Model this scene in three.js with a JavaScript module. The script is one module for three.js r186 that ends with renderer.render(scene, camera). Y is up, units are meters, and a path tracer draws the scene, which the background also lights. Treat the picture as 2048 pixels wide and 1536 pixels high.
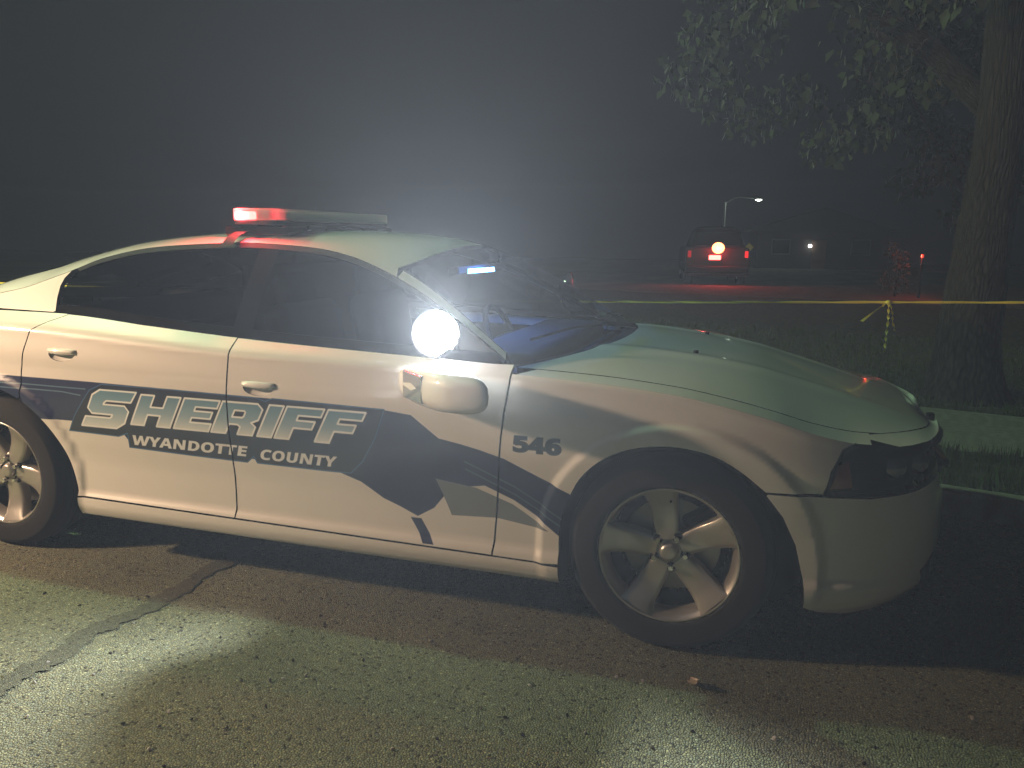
import * as THREE from 'three';
import { RoundedBoxGeometry } from 'three/addons/geometries/RoundedBoxGeometry.js';
import { mergeGeometries } from 'three/addons/utils/BufferGeometryUtils.js';
import { createNoise2D, createNoise3D } from 'simplex-noise';

// ---------------------------------------------------------------- camera, sky, exposure
const scene = new THREE.Scene();
const renderer = new THREE.WebGLRenderer({ antialias: true });
renderer.toneMapping = THREE.LinearToneMapping;
renderer.toneMappingExposure = 1.0;
renderer.shadowMap.enabled = true;
const camera = new THREE.PerspectiveCamera(52.11, 4 / 3, 0.05, 400);
camera.position.set(0.255, 1.454, 3.543);
camera.rotation.order = 'YXZ';
camera.rotation.set(THREE.MathUtils.degToRad(-10.65), THREE.MathUtils.degToRad(17.476), THREE.MathUtils.degToRad(0.39));
{ // night sky over a town: dark, faintly blue, a little paler low down
  const w = 64, h = 32, d = new Float32Array(w * h * 4);
  for (let j = 0; j < h; j++) for (let i = 0; i < w; i++) {
    const e = Math.max(0, (j + 0.5) / h * 2 - 1), k = 1 - 0.35 * e, o = (j * w + i) * 4;
    d[o] = 0.0022 * k; d[o + 1] = 0.0026 * k; d[o + 2] = 0.0034 * k; d[o + 3] = 1;
  }
  const t = new THREE.DataTexture(d, w, h, THREE.RGBAFormat, THREE.FloatType);
  t.mapping = THREE.EquirectangularReflectionMapping; t.magFilter = t.minFilter = THREE.LinearFilter; t.needsUpdate = true;
  scene.background = t; scene.environment = t;
}
const moon = new THREE.DirectionalLight(0xdfe6ff, 0.012);
moon.position.set(-20, 40, 10); moon.castShadow = true; scene.add(moon, moon.target);
scene.fog = new THREE.FogExp2(0xdfe8f6, 0.0012);

// ---------------------------------------------------------------- helpers
let seed = 20240611;
const rnd = () => { seed |= 0; seed = seed + 0x6D2B79F5 | 0; let t = Math.imul(seed ^ seed >>> 15, 1 | seed); t = t + Math.imul(t ^ t >>> 7, 61 | t) ^ t; return ((t ^ t >>> 14) >>> 0) / 4294967296; };
const n2 = createNoise2D(rnd), n3 = createNoise3D(rnd);
const rr = (a, b) => a + (b - a) * rnd();
const V = (x, y, z) => new THREE.Vector3(x, y, z);
const lin = (r, g, b) => new THREE.Color().setRGB(r, g, b);
const clamp = (x, a, b) => Math.min(b, Math.max(a, x));
const sstep = (a, b, x) => { const t = clamp((x - a) / (b - a), 0, 1); return t * t * (3 - 2 * t); };
function curve(pts) { // smooth monotone-ish interpolation through [x, y] knots (Fritsch-Carlson)
  const n = pts.length, m = [], d = [];
  for (let i = 0; i < n - 1; i++) d.push((pts[i + 1][1] - pts[i][1]) / (pts[i + 1][0] - pts[i][0]));
  m[0] = d[0]; m[n - 1] = d[n - 2];
  for (let i = 1; i < n - 1; i++) m[i] = d[i - 1] * d[i] <= 0 ? 0 : 2 * d[i - 1] * d[i] / (d[i - 1] + d[i]);
  return (x) => {
    if (x <= pts[0][0]) return pts[0][1] + m[0] * (x - pts[0][0]);
    if (x >= pts[n - 1][0]) return pts[n - 1][1] + m[n - 1] * (x - pts[n - 1][0]);
    let i = 0; while (x > pts[i + 1][0]) i++;
    const h = pts[i + 1][0] - pts[i][0], t = (x - pts[i][0]) / h, t2 = t * t, t3 = t2 * t;
    return (2 * t3 - 3 * t2 + 1) * pts[i][1] + (t3 - 2 * t2 + t) * h * m[i] + (3 * t2 - 2 * t3) * pts[i + 1][1] + (t3 - t2) * h * m[i + 1];
  };
}
const names = new Map();
function numbered(name) { const k = names.get(name) ?? 0; names.set(name, k + 1); return k ? `${name}_${String(k).padStart(3, '0')}` : name; }
function mesh(name, geo, mat, parent, at, rot) {
  const o = new THREE.Mesh(geo, mat); o.name = parent === scene ? numbered(name) : name; o.castShadow = o.receiveShadow = true;
  if (at) o.position.set(...at); if (rot) o.rotation.set(...rot);
  parent.add(o); return o;
}
function thing(name, label, category, at = [0, 0, 0], turn = 0, group) {
  const o = new THREE.Group(); o.name = numbered(name); o.position.set(...at); o.rotation.y = turn;
  o.userData = { label, category }; if (group) o.userData.group = group; scene.add(o); return o;
}
function setting(o) { o.userData.kind = 'structure'; return o; }
function prep(g) { g = g.index ? g.toNonIndexed() : g; for (const k of Object.keys(g.attributes)) if (!['position', 'normal', 'uv'].includes(k)) g.deleteAttribute(k); return g; }
const merge = (list) => mergeGeometries(list.map(prep));
const box = (x, y, z, w, h, d, r = 0.01, rx = 0, ry = 0, rz = 0) => { const g = new RoundedBoxGeometry(w, h, d, 2, Math.min(r, w / 2.01, h / 2.01, d / 2.01)); g.rotateX(rx); g.rotateY(ry); g.rotateZ(rz); g.translate(x, y, z); return g; };
function cyl(a, b, r0, r1 = r0, seg = 14) { // tapered rod from a to b
  const A = V(...a), B = V(...b), d = B.clone().sub(A), g = new THREE.CylinderGeometry(r1, r0, d.length(), seg, 1);
  g.applyQuaternion(new THREE.Quaternion().setFromUnitVectors(V(0, 1, 0), d.clone().normalize())); g.translate(...A.add(B).multiplyScalar(0.5).toArray()); return g;
}
function mirror(g) { // the same geometry on the other side of the car
  g = prep(g).clone(); const p = g.attributes.position, n = g.attributes.normal, uv = g.attributes.uv;
  for (let i = 0; i < p.count; i++) { p.setZ(i, -p.getZ(i)); n.setZ(i, -n.getZ(i)); }
  for (let i = 0; i < p.count; i += 3) for (const at of [p, n, uv]) for (let c = 0; c < at.itemSize; c++) {
    const a = at.getComponent(i + 1, c); at.setComponent(i + 1, c, at.getComponent(i + 2, c)); at.setComponent(i + 2, c, a);
  }
  return g;
}

// A sheet-metal panel: the outline `poly` in the (u, v) space of the surface `map`, gridded, with its edges turned in by `lip`.
function panel(poly, map, { du = 0.03, dv = 0.015, lip = 0.02, out = V(0, 0, 1), h = 0.004 } = {}) {
  const dense = [];
  poly.forEach((a, i) => { const b = poly[(i + 1) % poly.length], k = Math.max(1, Math.ceil(Math.max(Math.abs(b[0] - a[0]) / du, Math.abs(b[1] - a[1]) / dv))); for (let j = 0; j < k; j++) dense.push([a[0] + (b[0] - a[0]) * j / k, a[1] + (b[1] - a[1]) * j / k]); });
  const P = dense, pos = [], nor = [], uv = [], A = V(), B = V(), C = V();
  const cache = new Map();
  const at = (u, v) => {
    const key = Math.round(u * 1e5) + ',' + Math.round(v * 1e5); let r = cache.get(key); if (r) return r;
    const p = map(u, v), n = map(u + h, v).sub(map(u - h, v)).cross(map(u, v + h).sub(map(u, v - h))).normalize();
    if (n.dot(out) < 0) n.negate(); r = [p, n]; cache.set(key, r); return r;
  };
  const tri = (a, b, c) => {
    const r = [a, b, c].map(([u, v]) => at(u, v));
    A.copy(r[1][0]).sub(r[0][0]); B.copy(r[2][0]).sub(r[0][0]); C.crossVectors(A, B); if (C.lengthSq() < 1e-16) return;
    const o = C.dot(r[0][1]) < 0 ? [0, 2, 1] : [0, 1, 2];
    for (const k of o) { pos.push(...r[k][0].toArray()); nor.push(...r[k][1].toArray()); uv.push(...[a, b, c][k]); }
  };
  const inside = (x, y) => { let s = false; for (let i = 0, j = P.length - 1; i < P.length; j = i++) if ((P[i][1] > y) !== (P[j][1] > y) && x < (P[j][0] - P[i][0]) * (y - P[i][1]) / (P[j][1] - P[i][1]) + P[i][0]) s = !s; return s; };
  let u0 = Infinity, u1 = -Infinity, v0 = Infinity, v1 = -Infinity; for (const [u, v] of P) { u0 = Math.min(u0, u); u1 = Math.max(u1, u); v0 = Math.min(v0, v); v1 = Math.max(v1, v); }
  const nu = Math.ceil((u1 - u0) / du), nv = Math.ceil((v1 - v0) / dv), hit = new Set();
  P.forEach((a, i) => { const b = P[(i + 1) % P.length]; for (let k = 0; k <= 4; k++) { const x = a[0] + (b[0] - a[0]) * k / 4, y = a[1] + (b[1] - a[1]) * k / 4, ci = Math.floor((x - u0) / du), cj = Math.floor((y - v0) / dv); for (let p = -1; p < 2; p++) for (let q = -1; q < 2; q++) hit.add((ci + p) * 10000 + cj + q); } });
  const clip = (poly, ax, val, keepBelow) => { const o = []; poly.forEach((a, i) => { const b = poly[(i + 1) % poly.length], ia = keepBelow ? a[ax] <= val : a[ax] >= val, ib = keepBelow ? b[ax] <= val : b[ax] >= val; if (ia) o.push(a); if (ia !== ib) { const t = (val - a[ax]) / (b[ax] - a[ax]); o.push([a[0] + (b[0] - a[0]) * t, a[1] + (b[1] - a[1]) * t]); } }); return o; };
  for (let i = 0; i < nu; i++) {
    const a = u0 + i * du, b = a + du; let column = null;
    for (let j = 0; j < nv; j++) {
      const c = v0 + j * dv, d = c + dv;
      if (!hit.has(i * 10000 + j)) { if (inside((a + b) / 2, (c + d) / 2)) { tri([a, c], [b, c], [b, d]); tri([a, c], [b, d], [a, d]); } continue; }
      column ??= clip(clip(P, 0, a, false), 0, b, true);
      const q = clip(clip(column, 1, c, false), 1, d, true); if (q.length < 3) continue;
      const v2 = q.map((p) => new THREE.Vector2(...p)).filter((p, k, l) => p.distanceTo(l[(k + 1) % l.length]) > 1e-6); if (v2.length < 3) continue;
      if (THREE.ShapeUtils.isClockWise(v2)) v2.reverse();
      for (const f of THREE.ShapeUtils.triangulateShape(v2, [])) tri(...f.map((k) => [v2[k].x, v2[k].y]));
    }
  }
  if (lip) P.forEach((a, i) => {
    const b = P[(i + 1) % P.length], [pa, na] = at(...a), [pb, nb] = at(...b), qa = pa.clone().addScaledVector(na, -lip), qb = pb.clone().addScaledVector(nb, -lip);
    const n = pb.clone().sub(pa).cross(na).normalize(); if (!isFinite(n.x) || n.lengthSq() < 0.5) return;
    for (const [p, t] of [[pa, a], [pb, b], [qb, b], [pa, a], [qb, b], [qa, a]]) { pos.push(...p.toArray()); nor.push(...n.toArray()); uv.push(...t); }
  });
  const g = new THREE.BufferGeometry();
  g.setAttribute('position', new THREE.Float32BufferAttribute(pos, 3)); g.setAttribute('normal', new THREE.Float32BufferAttribute(nor, 3)); g.setAttribute('uv', new THREE.Float32BufferAttribute(uv, 2));
  return g;
}
function grid(nu, nv, f, flip = false) { // smooth sheet from f(u, v), u and v in 0..1
  const pos = [], uv = [], idx = [];
  for (let j = 0; j <= nv; j++) for (let i = 0; i <= nu; i++) { const p = f(i / nu, j / nv); pos.push(p.x, p.y, p.z); uv.push(i / nu, j / nv); }
  for (let j = 0; j < nv; j++) for (let i = 0; i < nu; i++) { const a = j * (nu + 1) + i, b = a + 1, c = a + nu + 1, d = c + 1; flip ? idx.push(a, c, b, b, c, d) : idx.push(a, b, c, b, d, c); }
  const g = new THREE.BufferGeometry(); g.setAttribute('position', new THREE.Float32BufferAttribute(pos, 3)); g.setAttribute('uv', new THREE.Float32BufferAttribute(uv, 2)); g.setIndex(idx); g.computeVertexNormals(); return g;
}
function spline(pts, n = 8, closed = false) { const c = new THREE.CatmullRomCurve3(pts.map(([x, y]) => V(x, y, 0)), closed, 'centripetal'); return c.getPoints(n * pts.length).map((p) => [p.x, p.y]); }

// ---------------------------------------------------------------- textures
function dataTex(w, h, f, srgb = true) {
  const d = new Uint8Array(w * h * 4);
  for (let j = 0; j < h; j++) for (let i = 0; i < w; i++) { const c = f(i, j), o = (j * w + i) * 4; d[o] = c[0]; d[o + 1] = c[1]; d[o + 2] = c[2]; d[o + 3] = 255; }
  const t = new THREE.DataTexture(d, w, h); if (srgb) t.colorSpace = THREE.SRGBColorSpace; t.magFilter = t.minFilter = THREE.LinearFilter; t.wrapS = t.wrapT = THREE.RepeatWrapping; t.needsUpdate = true; return t;
}
// exposed-aggregate asphalt: a field of small stones (nearest-cell pattern) in a darker binder, one tile = 1.6 m
const asphalt = (() => {
  const N = 1024, cells = 190, pts = [], hgt = new Float32Array(N * N), col = new Uint8Array(N * N * 4);
  for (let j = 0; j < cells; j++) for (let i = 0; i < cells; i++) { const dark = rnd(); pts.push([i + rnd(), j + rnd(), 0.30 + 0.36 * rnd(), dark < 0.035 ? 0.28 : 0.72 + 0.55 * rnd() + (rnd() < 0.05 ? 0.55 : 0), rr(-1, 1)]); }
  for (let y = 0; y < N; y++) for (let x = 0; x < N; x++) {
    const cx = x / N * cells, cy = y / N * cells, gi = Math.floor(cx), gj = Math.floor(cy); let best = 9, bp = null, second = 9;
    for (let q = -1; q < 2; q++) for (let p = -1; p < 2; p++) {
      const a = (gi + p + cells) % cells, b = (gj + q + cells) % cells, pt = pts[b * cells + a], dx = pt[0] - a + gi + p - cx, dy = pt[1] - b + gj + q - cy, d = Math.hypot(dx, dy) / (0.6 + pt[2]);
      if (d < best) { second = best; best = d; bp = pt; } else if (d < second) second = d;
    }
    const edge = clamp((second - best) * 3.2, 0, 1), stone = edge * (1 - sstep(0.5, 1.1, best));
    const o = (y * N + x), v = 0.58 + stone * 0.52 * bp[3] - (bp[3] < 0.3 ? 0.25 : 0);
    hgt[o] = stone; const warm = bp[4] * 9 * stone;
    col[o * 4] = clamp(119 * v + 8 + warm, 0, 255); col[o * 4 + 1] = clamp(122 * v + 8 + warm * 0.4, 0, 255); col[o * 4 + 2] = clamp(99 * v + 7 - warm * 0.6, 0, 255); col[o * 4 + 3] = 255;
  }
  const map = new THREE.DataTexture(col, N, N); map.colorSpace = THREE.SRGBColorSpace; map.magFilter = map.minFilter = THREE.LinearFilter; map.wrapS = map.wrapT = THREE.RepeatWrapping; map.needsUpdate = true;
  return { map, bump: dataTex(N, N, (i, j) => { const k = hgt[j * N + i] * 255; return [k, k, k]; }, false) };
})();
const concreteTex = dataTex(512, 512, (i, j) => { const a = i / 512 * Math.PI * 2, b = j / 512 * Math.PI * 2, n = n3(Math.cos(a) * 3, Math.sin(a) * 3, Math.cos(b) * 3 + Math.sin(b) * 2) * 10 + rr(-14, 14); return [148 + n, 142 + n, 128 + n * 0.9]; });
const barkTex = dataTex(512, 512, (i, j) => { const a = i / 512 * Math.PI * 2, k = Math.abs(n3(Math.cos(a) * 5, Math.sin(a) * 5, j / 512 * 9)) * 46 + n3(Math.cos(a) * 18, Math.sin(a) * 18, j / 40) * 9 + rr(-6, 6); return [62 + k, 54 + k * 0.9, 44 + k * 0.75]; });
const barkBump = dataTex(512, 512, (i, j) => { const a = i / 512 * Math.PI * 2, k = clamp(Math.abs(n3(Math.cos(a) * 5, Math.sin(a) * 5, j / 512 * 9)) * 300, 0, 255); return [k, k, k]; }, false);
const grassTex = dataTex(512, 512, (i, j) => { const a = i / 512 * Math.PI * 2, b = j / 512 * Math.PI * 2, k = n3(Math.cos(a) * 2 + Math.sin(b), Math.sin(a) * 2, Math.cos(b) * 2) * 12 + rr(-14, 14); return [62 + k, 72 + k, 44 + k * 0.7]; });

// livery of one side of the patrol car, in metres along the side (s) and up (y)
const LIV = { s0: -3.35, w: 3.07, y0: 0.15, h: 1.0 };
function livery(leftSide) {
  const W = 2048, H = Math.round(W * LIV.h / LIV.w), cv = document.createElement('canvas'); cv.width = W; cv.height = H;
  const c = cv.getContext('2d'), k = W / LIV.w, X = (s) => (s - LIV.s0) * k, Y = (y) => H - (y - LIV.y0) * k;
  const WHITE = 'rgb(226,224,219)', NAVY = 'rgb(16,34,80)', EDGE = 'rgb(92,118,138)';
  c.fillStyle = WHITE; c.fillRect(0, 0, W, H);
  const path = (pts, close = true) => { c.beginPath(); pts.forEach(([s, y], i) => i ? c.lineTo(X(s), Y(y)) : c.moveTo(X(s), Y(y))); if (close) c.closePath(); };
  const fill = (pts, col) => { path(pts); c.fillStyle = col; c.fill(); };
  // band along the rear, then the sweep down over the front door to the front wheel
  fill([[-3.36, 0.836], [-2.44, 0.832], [-1.1, 0.815], [-0.95, 0.80], [-0.84, 0.72], [-0.752, 0.705], [-0.685, 0.691], [-0.587, 0.665], [-0.459, 0.608], [-0.30, 0.54], [-0.30, 0.36], [-0.379, 0.392], [-0.456, 0.448], [-0.554, 0.508], [-0.665, 0.553], [-0.80, 0.53], [-0.872, 0.44], [-0.94, 0.40], [-1.011, 0.43], [-1.083, 0.456], [-1.176, 0.514], [-1.264, 0.543], [-1.33, 0.552], [-2.27, 0.58], [-2.30, 0.62], [-2.50, 0.652], [-3.36, 0.652]], NAVY);
  fill([[-0.969, 0.392], [-0.925, 0.392], [-0.868, 0.30], [-0.912, 0.30]], NAVY);
  fill([[-0.86, 0.56], [-0.70, 0.54], [-0.56, 0.49], [-0.42, 0.405], [-0.62, 0.43], [-0.80, 0.42]], 'rgb(120,130,136)');
  c.lineWidth = 0.006 * k; c.strokeStyle = EDGE;
  path([[-3.36, 0.806], [-2.55, 0.800], [-2.47, 0.80]], false); c.stroke(); path([[-3.36, 0.786], [-2.6, 0.780], [-2.5, 0.77]], false); c.stroke();
  c.strokeStyle = 'rgb(60,84,104)'; path([[-0.74, 0.64], [-0.55, 0.56], [-0.36, 0.45]], false); c.stroke(); path([[-0.74, 0.612], [-0.55, 0.53], [-0.36, 0.42]], false); c.stroke();
  // dark plate behind the words
  const plate = [[-2.589, 0.606], [-2.548, 0.674], [-2.493, 0.746], [-2.45, 0.796], [-2.383, 0.826], [-2.032, 0.825], [-1.623, 0.819], [-1.576, 0.808], [-1.544, 0.821], [-1.208, 0.815], [-1.06, 0.812], [-1.10, 0.70], [-1.16, 0.60], [-1.217, 0.545], [-1.328, 0.544], [-1.64, 0.546], [-1.654, 0.573], [-1.688, 0.545], [-1.97, 0.549], [-2.276, 0.556], [-2.274, 0.619], [-2.326, 0.601]];
  fill(plate, 'rgb(14,28,58)'); c.lineWidth = 0.005 * k; c.strokeStyle = 'rgb(52,92,136)'; path(plate); c.stroke();
  // letters as block shapes in a unit box; each corner list is an outline, holes drawn as second lists
  const L = {
    S: [[[0.16, 1], [1.02, 1], [0.98, 0.72], [0.40, 0.72], [0.36, 0.66], [0.36, 0.62], [0.86, 0.62], [1, 0.48], [1, 0.16], [0.84, 0], [0, 0], [0.03, 0.27], [0.62, 0.27], [0.65, 0.31], [0.65, 0.36], [0.16, 0.36], [0.02, 0.5], [0.02, 0.86]]],
    H: [[[0, 0], [0, 1], [0.34, 1], [0.34, 0.62], [0.66, 0.62], [0.66, 1], [1, 1], [1, 0], [0.66, 0], [0.66, 0.36], [0.34, 0.36], [0.34, 0]]],
    E: [[[0, 0], [0, 1], [1, 1], [1, 0.75], [0.40, 0.75], [0.40, 0.62], [0.92, 0.62], [0.92, 0.40], [0.40, 0.40], [0.40, 0.25], [1, 0.25], [1, 0]]],
    R: [[[0, 0], [0, 1], [0.84, 1], [1, 0.84], [1, 0.5], [0.86, 0.4], [1, 0.28], [1, 0], [0.64, 0], [0.64, 0.25], [0.56, 0.31], [0.36, 0.31], [0.36, 0]], [[0.36, 0.75], [0.60, 0.75], [0.63, 0.71], [0.63, 0.58], [0.60, 0.54], [0.36, 0.54]]],
    I: [[[0, 0], [0, 1], [1, 1], [1, 0]]],
    F: [[[0, 0], [0, 1], [1, 1], [1, 0.75], [0.40, 0.75], [0.40, 0.60], [0.90, 0.60], [0.90, 0.36], [0.40, 0.36], [0.40, 0]]],
  };
  const SK = 0.52, base = 0.662, top = 0.795;
  const glyph = (name, s0, w, y0 = base, y1 = top) => {
    const g = c.createLinearGradient(0, Y(y1), 0, Y(y0)); g.addColorStop(0, 'rgb(96,138,164)'); g.addColorStop(0.55, 'rgb(140,168,186)'); g.addColorStop(1, 'rgb(222,226,224)');
    c.beginPath();
    for (const out of L[name]) { out.forEach(([u, v], i) => { const y = y0 + v * (y1 - y0), s = s0 + u * w + (y - y0) * SK; i ? c.lineTo(X(s), Y(y)) : c.moveTo(X(s), Y(y)); }); c.closePath(); }
    c.fillStyle = g; c.fill('evenodd'); c.lineJoin = 'round'; c.lineWidth = 0.008 * k; c.strokeStyle = 'rgb(236,240,240)'; c.stroke();
  };
  const word = (str, s, y, w, hgt, col) => { c.save(); c.translate(X(s), Y(y)); c.transform(1, 0, -0.32, 1, 0, 0); c.font = 'bold 100px sans-serif'; c.textBaseline = 'alphabetic'; const m = c.measureText(str).width; c.scale(w * k / m, hgt * k / 73); c.fillStyle = col; c.strokeStyle = col; c.lineWidth = 3; c.fillText(str, 0, 0); c.strokeText(str, 0, 0); c.restore(); };
  const flip = (s, w) => { if (!leftSide) return; const m = X(s) + X(s + w); c.translate(m, 0); c.scale(-1, 1); };
  c.save(); flip(-2.515, 1.384);
  glyph('S', -2.515, 0.222, 0.636, 0.802); glyph('H', -2.247, 0.200); glyph('E', -2.029, 0.172); glyph('R', -1.844, 0.196); glyph('I', -1.626, 0.066); glyph('F', -1.546, 0.165); glyph('F', -1.364, 0.160);
  c.restore(); c.save(); flip(-2.262, 1.0);
  word('WYANDOTTE', -2.262, 0.570, 0.575, 0.044, 'rgb(226,228,228)'); word('COUNTY', -1.631, 0.564, 0.345, 0.044, 'rgb(226,228,228)');
  c.restore(); c.save(); flip(-0.556, 0.18);
  c.save(); c.translate(X(-0.553), Y(0.698)); c.font = 'bold 100px sans-serif'; const m = c.measureText('546').width; c.scale(0.178 * k / m, 0.056 * k / 73); c.fillStyle = c.strokeStyle = 'rgb(52,70,92)'; c.lineWidth = 9; c.fillText('546', 0, 0); c.strokeText('546', 0, 0); c.restore();
  c.restore();
  const t = new THREE.CanvasTexture(cv); t.colorSpace = THREE.SRGBColorSpace; t.magFilter = t.minFilter = THREE.LinearFilter; t.wrapS = t.wrapT = THREE.ClampToEdgeWrapping;
  t.repeat.set(1 / LIV.w, 1 / LIV.h); t.offset.set(-LIV.s0 / LIV.w, -LIV.y0 / LIV.h); return t;
}

// ---------------------------------------------------------------- materials
const std = (c, roughness = 0.7, metalness = 0, extra = {}) => new THREE.MeshStandardMaterial({ color: c, roughness, metalness, ...extra });
const phy = (o) => new THREE.MeshPhysicalMaterial(o);
const glow = (c, k) => std(lin(0.02, 0.02, 0.02), 0.6, 0, { emissive: c, emissiveIntensity: k });
const M = {
  paint: phy({ color: lin(0.76, 0.745, 0.71), roughness: 0.42, clearcoat: 1, clearcoatRoughness: 0.05 }),
  sideR: phy({ map: livery(false), roughness: 0.42, clearcoat: 1, clearcoatRoughness: 0.05 }),
  sideL: phy({ map: livery(true), roughness: 0.42, clearcoat: 1, clearcoatRoughness: 0.05 }),
  black: phy({ color: lin(0.012, 0.012, 0.013), roughness: 0.7, specularIntensity: 0.35 }), gloss: phy({ color: lin(0.008, 0.008, 0.009), roughness: 0.1, specularIntensity: 0.7 }),
  rubber: std(lin(0.010, 0.010, 0.011), 0.9), well: std(lin(0.008, 0.008, 0.009), 0.95),
  tint: phy({ color: lin(0.06, 0.07, 0.075), roughness: 0.02, transmission: 1, ior: 1.5 }), shield: phy({ color: lin(0.66, 0.72, 0.71), roughness: 0.02, transmission: 1, ior: 1.5, specularIntensity: 0.5 }),
  lens: phy({ color: lin(0.78, 0.8, 0.82), roughness: 0.06, transmission: 1, ior: 1.45 }), alloy: std(lin(0.50, 0.48, 0.45), 0.34, 0.75), chrome: std(lin(0.75, 0.75, 0.76), 0.12, 1),
  steel: std(lin(0.32, 0.31, 0.30), 0.4, 0.9), cloth: std(lin(0.03, 0.03, 0.033), 0.95), amber: phy({ color: lin(0.45, 0.12, 0.03), roughness: 0.25, clearcoat: 1 }), reflector: std(lin(0.35, 0.36, 0.38), 0.2, 0.9),
  tape: std(lin(0.85, 0.72, 0.09), 0.4), concrete: std(lin(1, 1, 1), 0.92, 0, { map: concreteTex }), bark: std(lin(0.28, 0.26, 0.24), 0.95, 0, { map: barkTex, bumpMap: barkBump, bumpScale: 0.02 }),
  lawn: std(lin(1, 1, 1), 0.98, 0, { map: grassTex }), galvanised: std(lin(0.36, 0.37, 0.38), 0.5, 0.7),
};

// ---------------------------------------------------------------- setting: road, kerb, verge, sidewalk
const fall = (z) => z < -22 ? 0.02 * (z + 22) : 0;
{ // the road: one sheet that reaches the horizon, fine near the camera
  const road = setting(mesh('road', grid(180, 180, (u, v) => { const a = (u - 0.5) * 2, b = (v - 0.5) * 2, x = Math.sign(a) * (12 * Math.abs(a) + 110 * Math.abs(a) ** 5), z = b > 0 ? 14 * b : 12 * b - 108 * Math.abs(b) ** 5; return V(x, fall(z) + (Math.hypot(x, z) < 14 ? n2(x * 0.7, z * 0.7) * 0.003 : 0), z); }, true), std(lin(1, 1, 1), 0.93, 0, { map: asphalt.map, bumpMap: asphalt.bump, bumpScale: 0.004, vertexColors: true }), scene));
  const p = road.geometry.attributes.position, uv = road.geometry.attributes.uv, c = new Float32Array(p.count * 3);
  for (let i = 0; i < p.count; i++) {
    const x = p.getX(i), z = p.getZ(i); uv.setXY(i, x / 1.6, z / 1.6);
    const k = 0.80 + 0.15 * n2(x * 0.45 + 7, z * 0.45) + 0.10 * n2(x * 1.7, z * 1.7 + 3); c.set([k, k * (0.99 + 0.02 * n2(x * 0.3, z * 0.3)), k * 0.97], i * 3);
  }
  road.geometry.setAttribute('color', new THREE.BufferAttribute(c, 3));
}
{ // a poured tar seal over a crack across the lane
  const n = 700, pos = (u, v) => { const z = -0.7 + u * 8, c = -1.99 + n2(z * 0.8, 4) * 0.035 + n2(z * 5, 9) * 0.012, w = 0.042 + 0.018 * n2(z * 3.1, v < 0.5 ? 20 : 40) + 0.016 * n2(z * 14, v < 0.5 ? 60 : 80) + 0.010 * n2(z * 45, v < 0.5 ? 11 : 13); return V(c + (v < 0.5 ? -w : w), 0.0068, z); };
  const g = grid(n, 1, pos, true), uv = g.attributes.uv, p = g.attributes.position; for (let i = 0; i < p.count; i++) uv.setXY(i, p.getX(i) / 1.1 + 0.3, p.getZ(i) / 1.1);
  setting(mesh('crack_seal', g, std(lin(0.40, 0.40, 0.40), 0.9, 0, { map: asphalt.map, bumpMap: asphalt.bump, bumpScale: 0.003 }), scene));
}
const kerbAt = V(1.18, 0, -1.02), kerbTurn = -Math.atan(0.24); // the kerb runs a little askew to the car
const side = new THREE.Group(); side.name = 'kerb'; side.position.copy(kerbAt); side.rotation.y = kerbTurn; side.userData.kind = 'structure'; scene.add(side); numbered('kerb');
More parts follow.
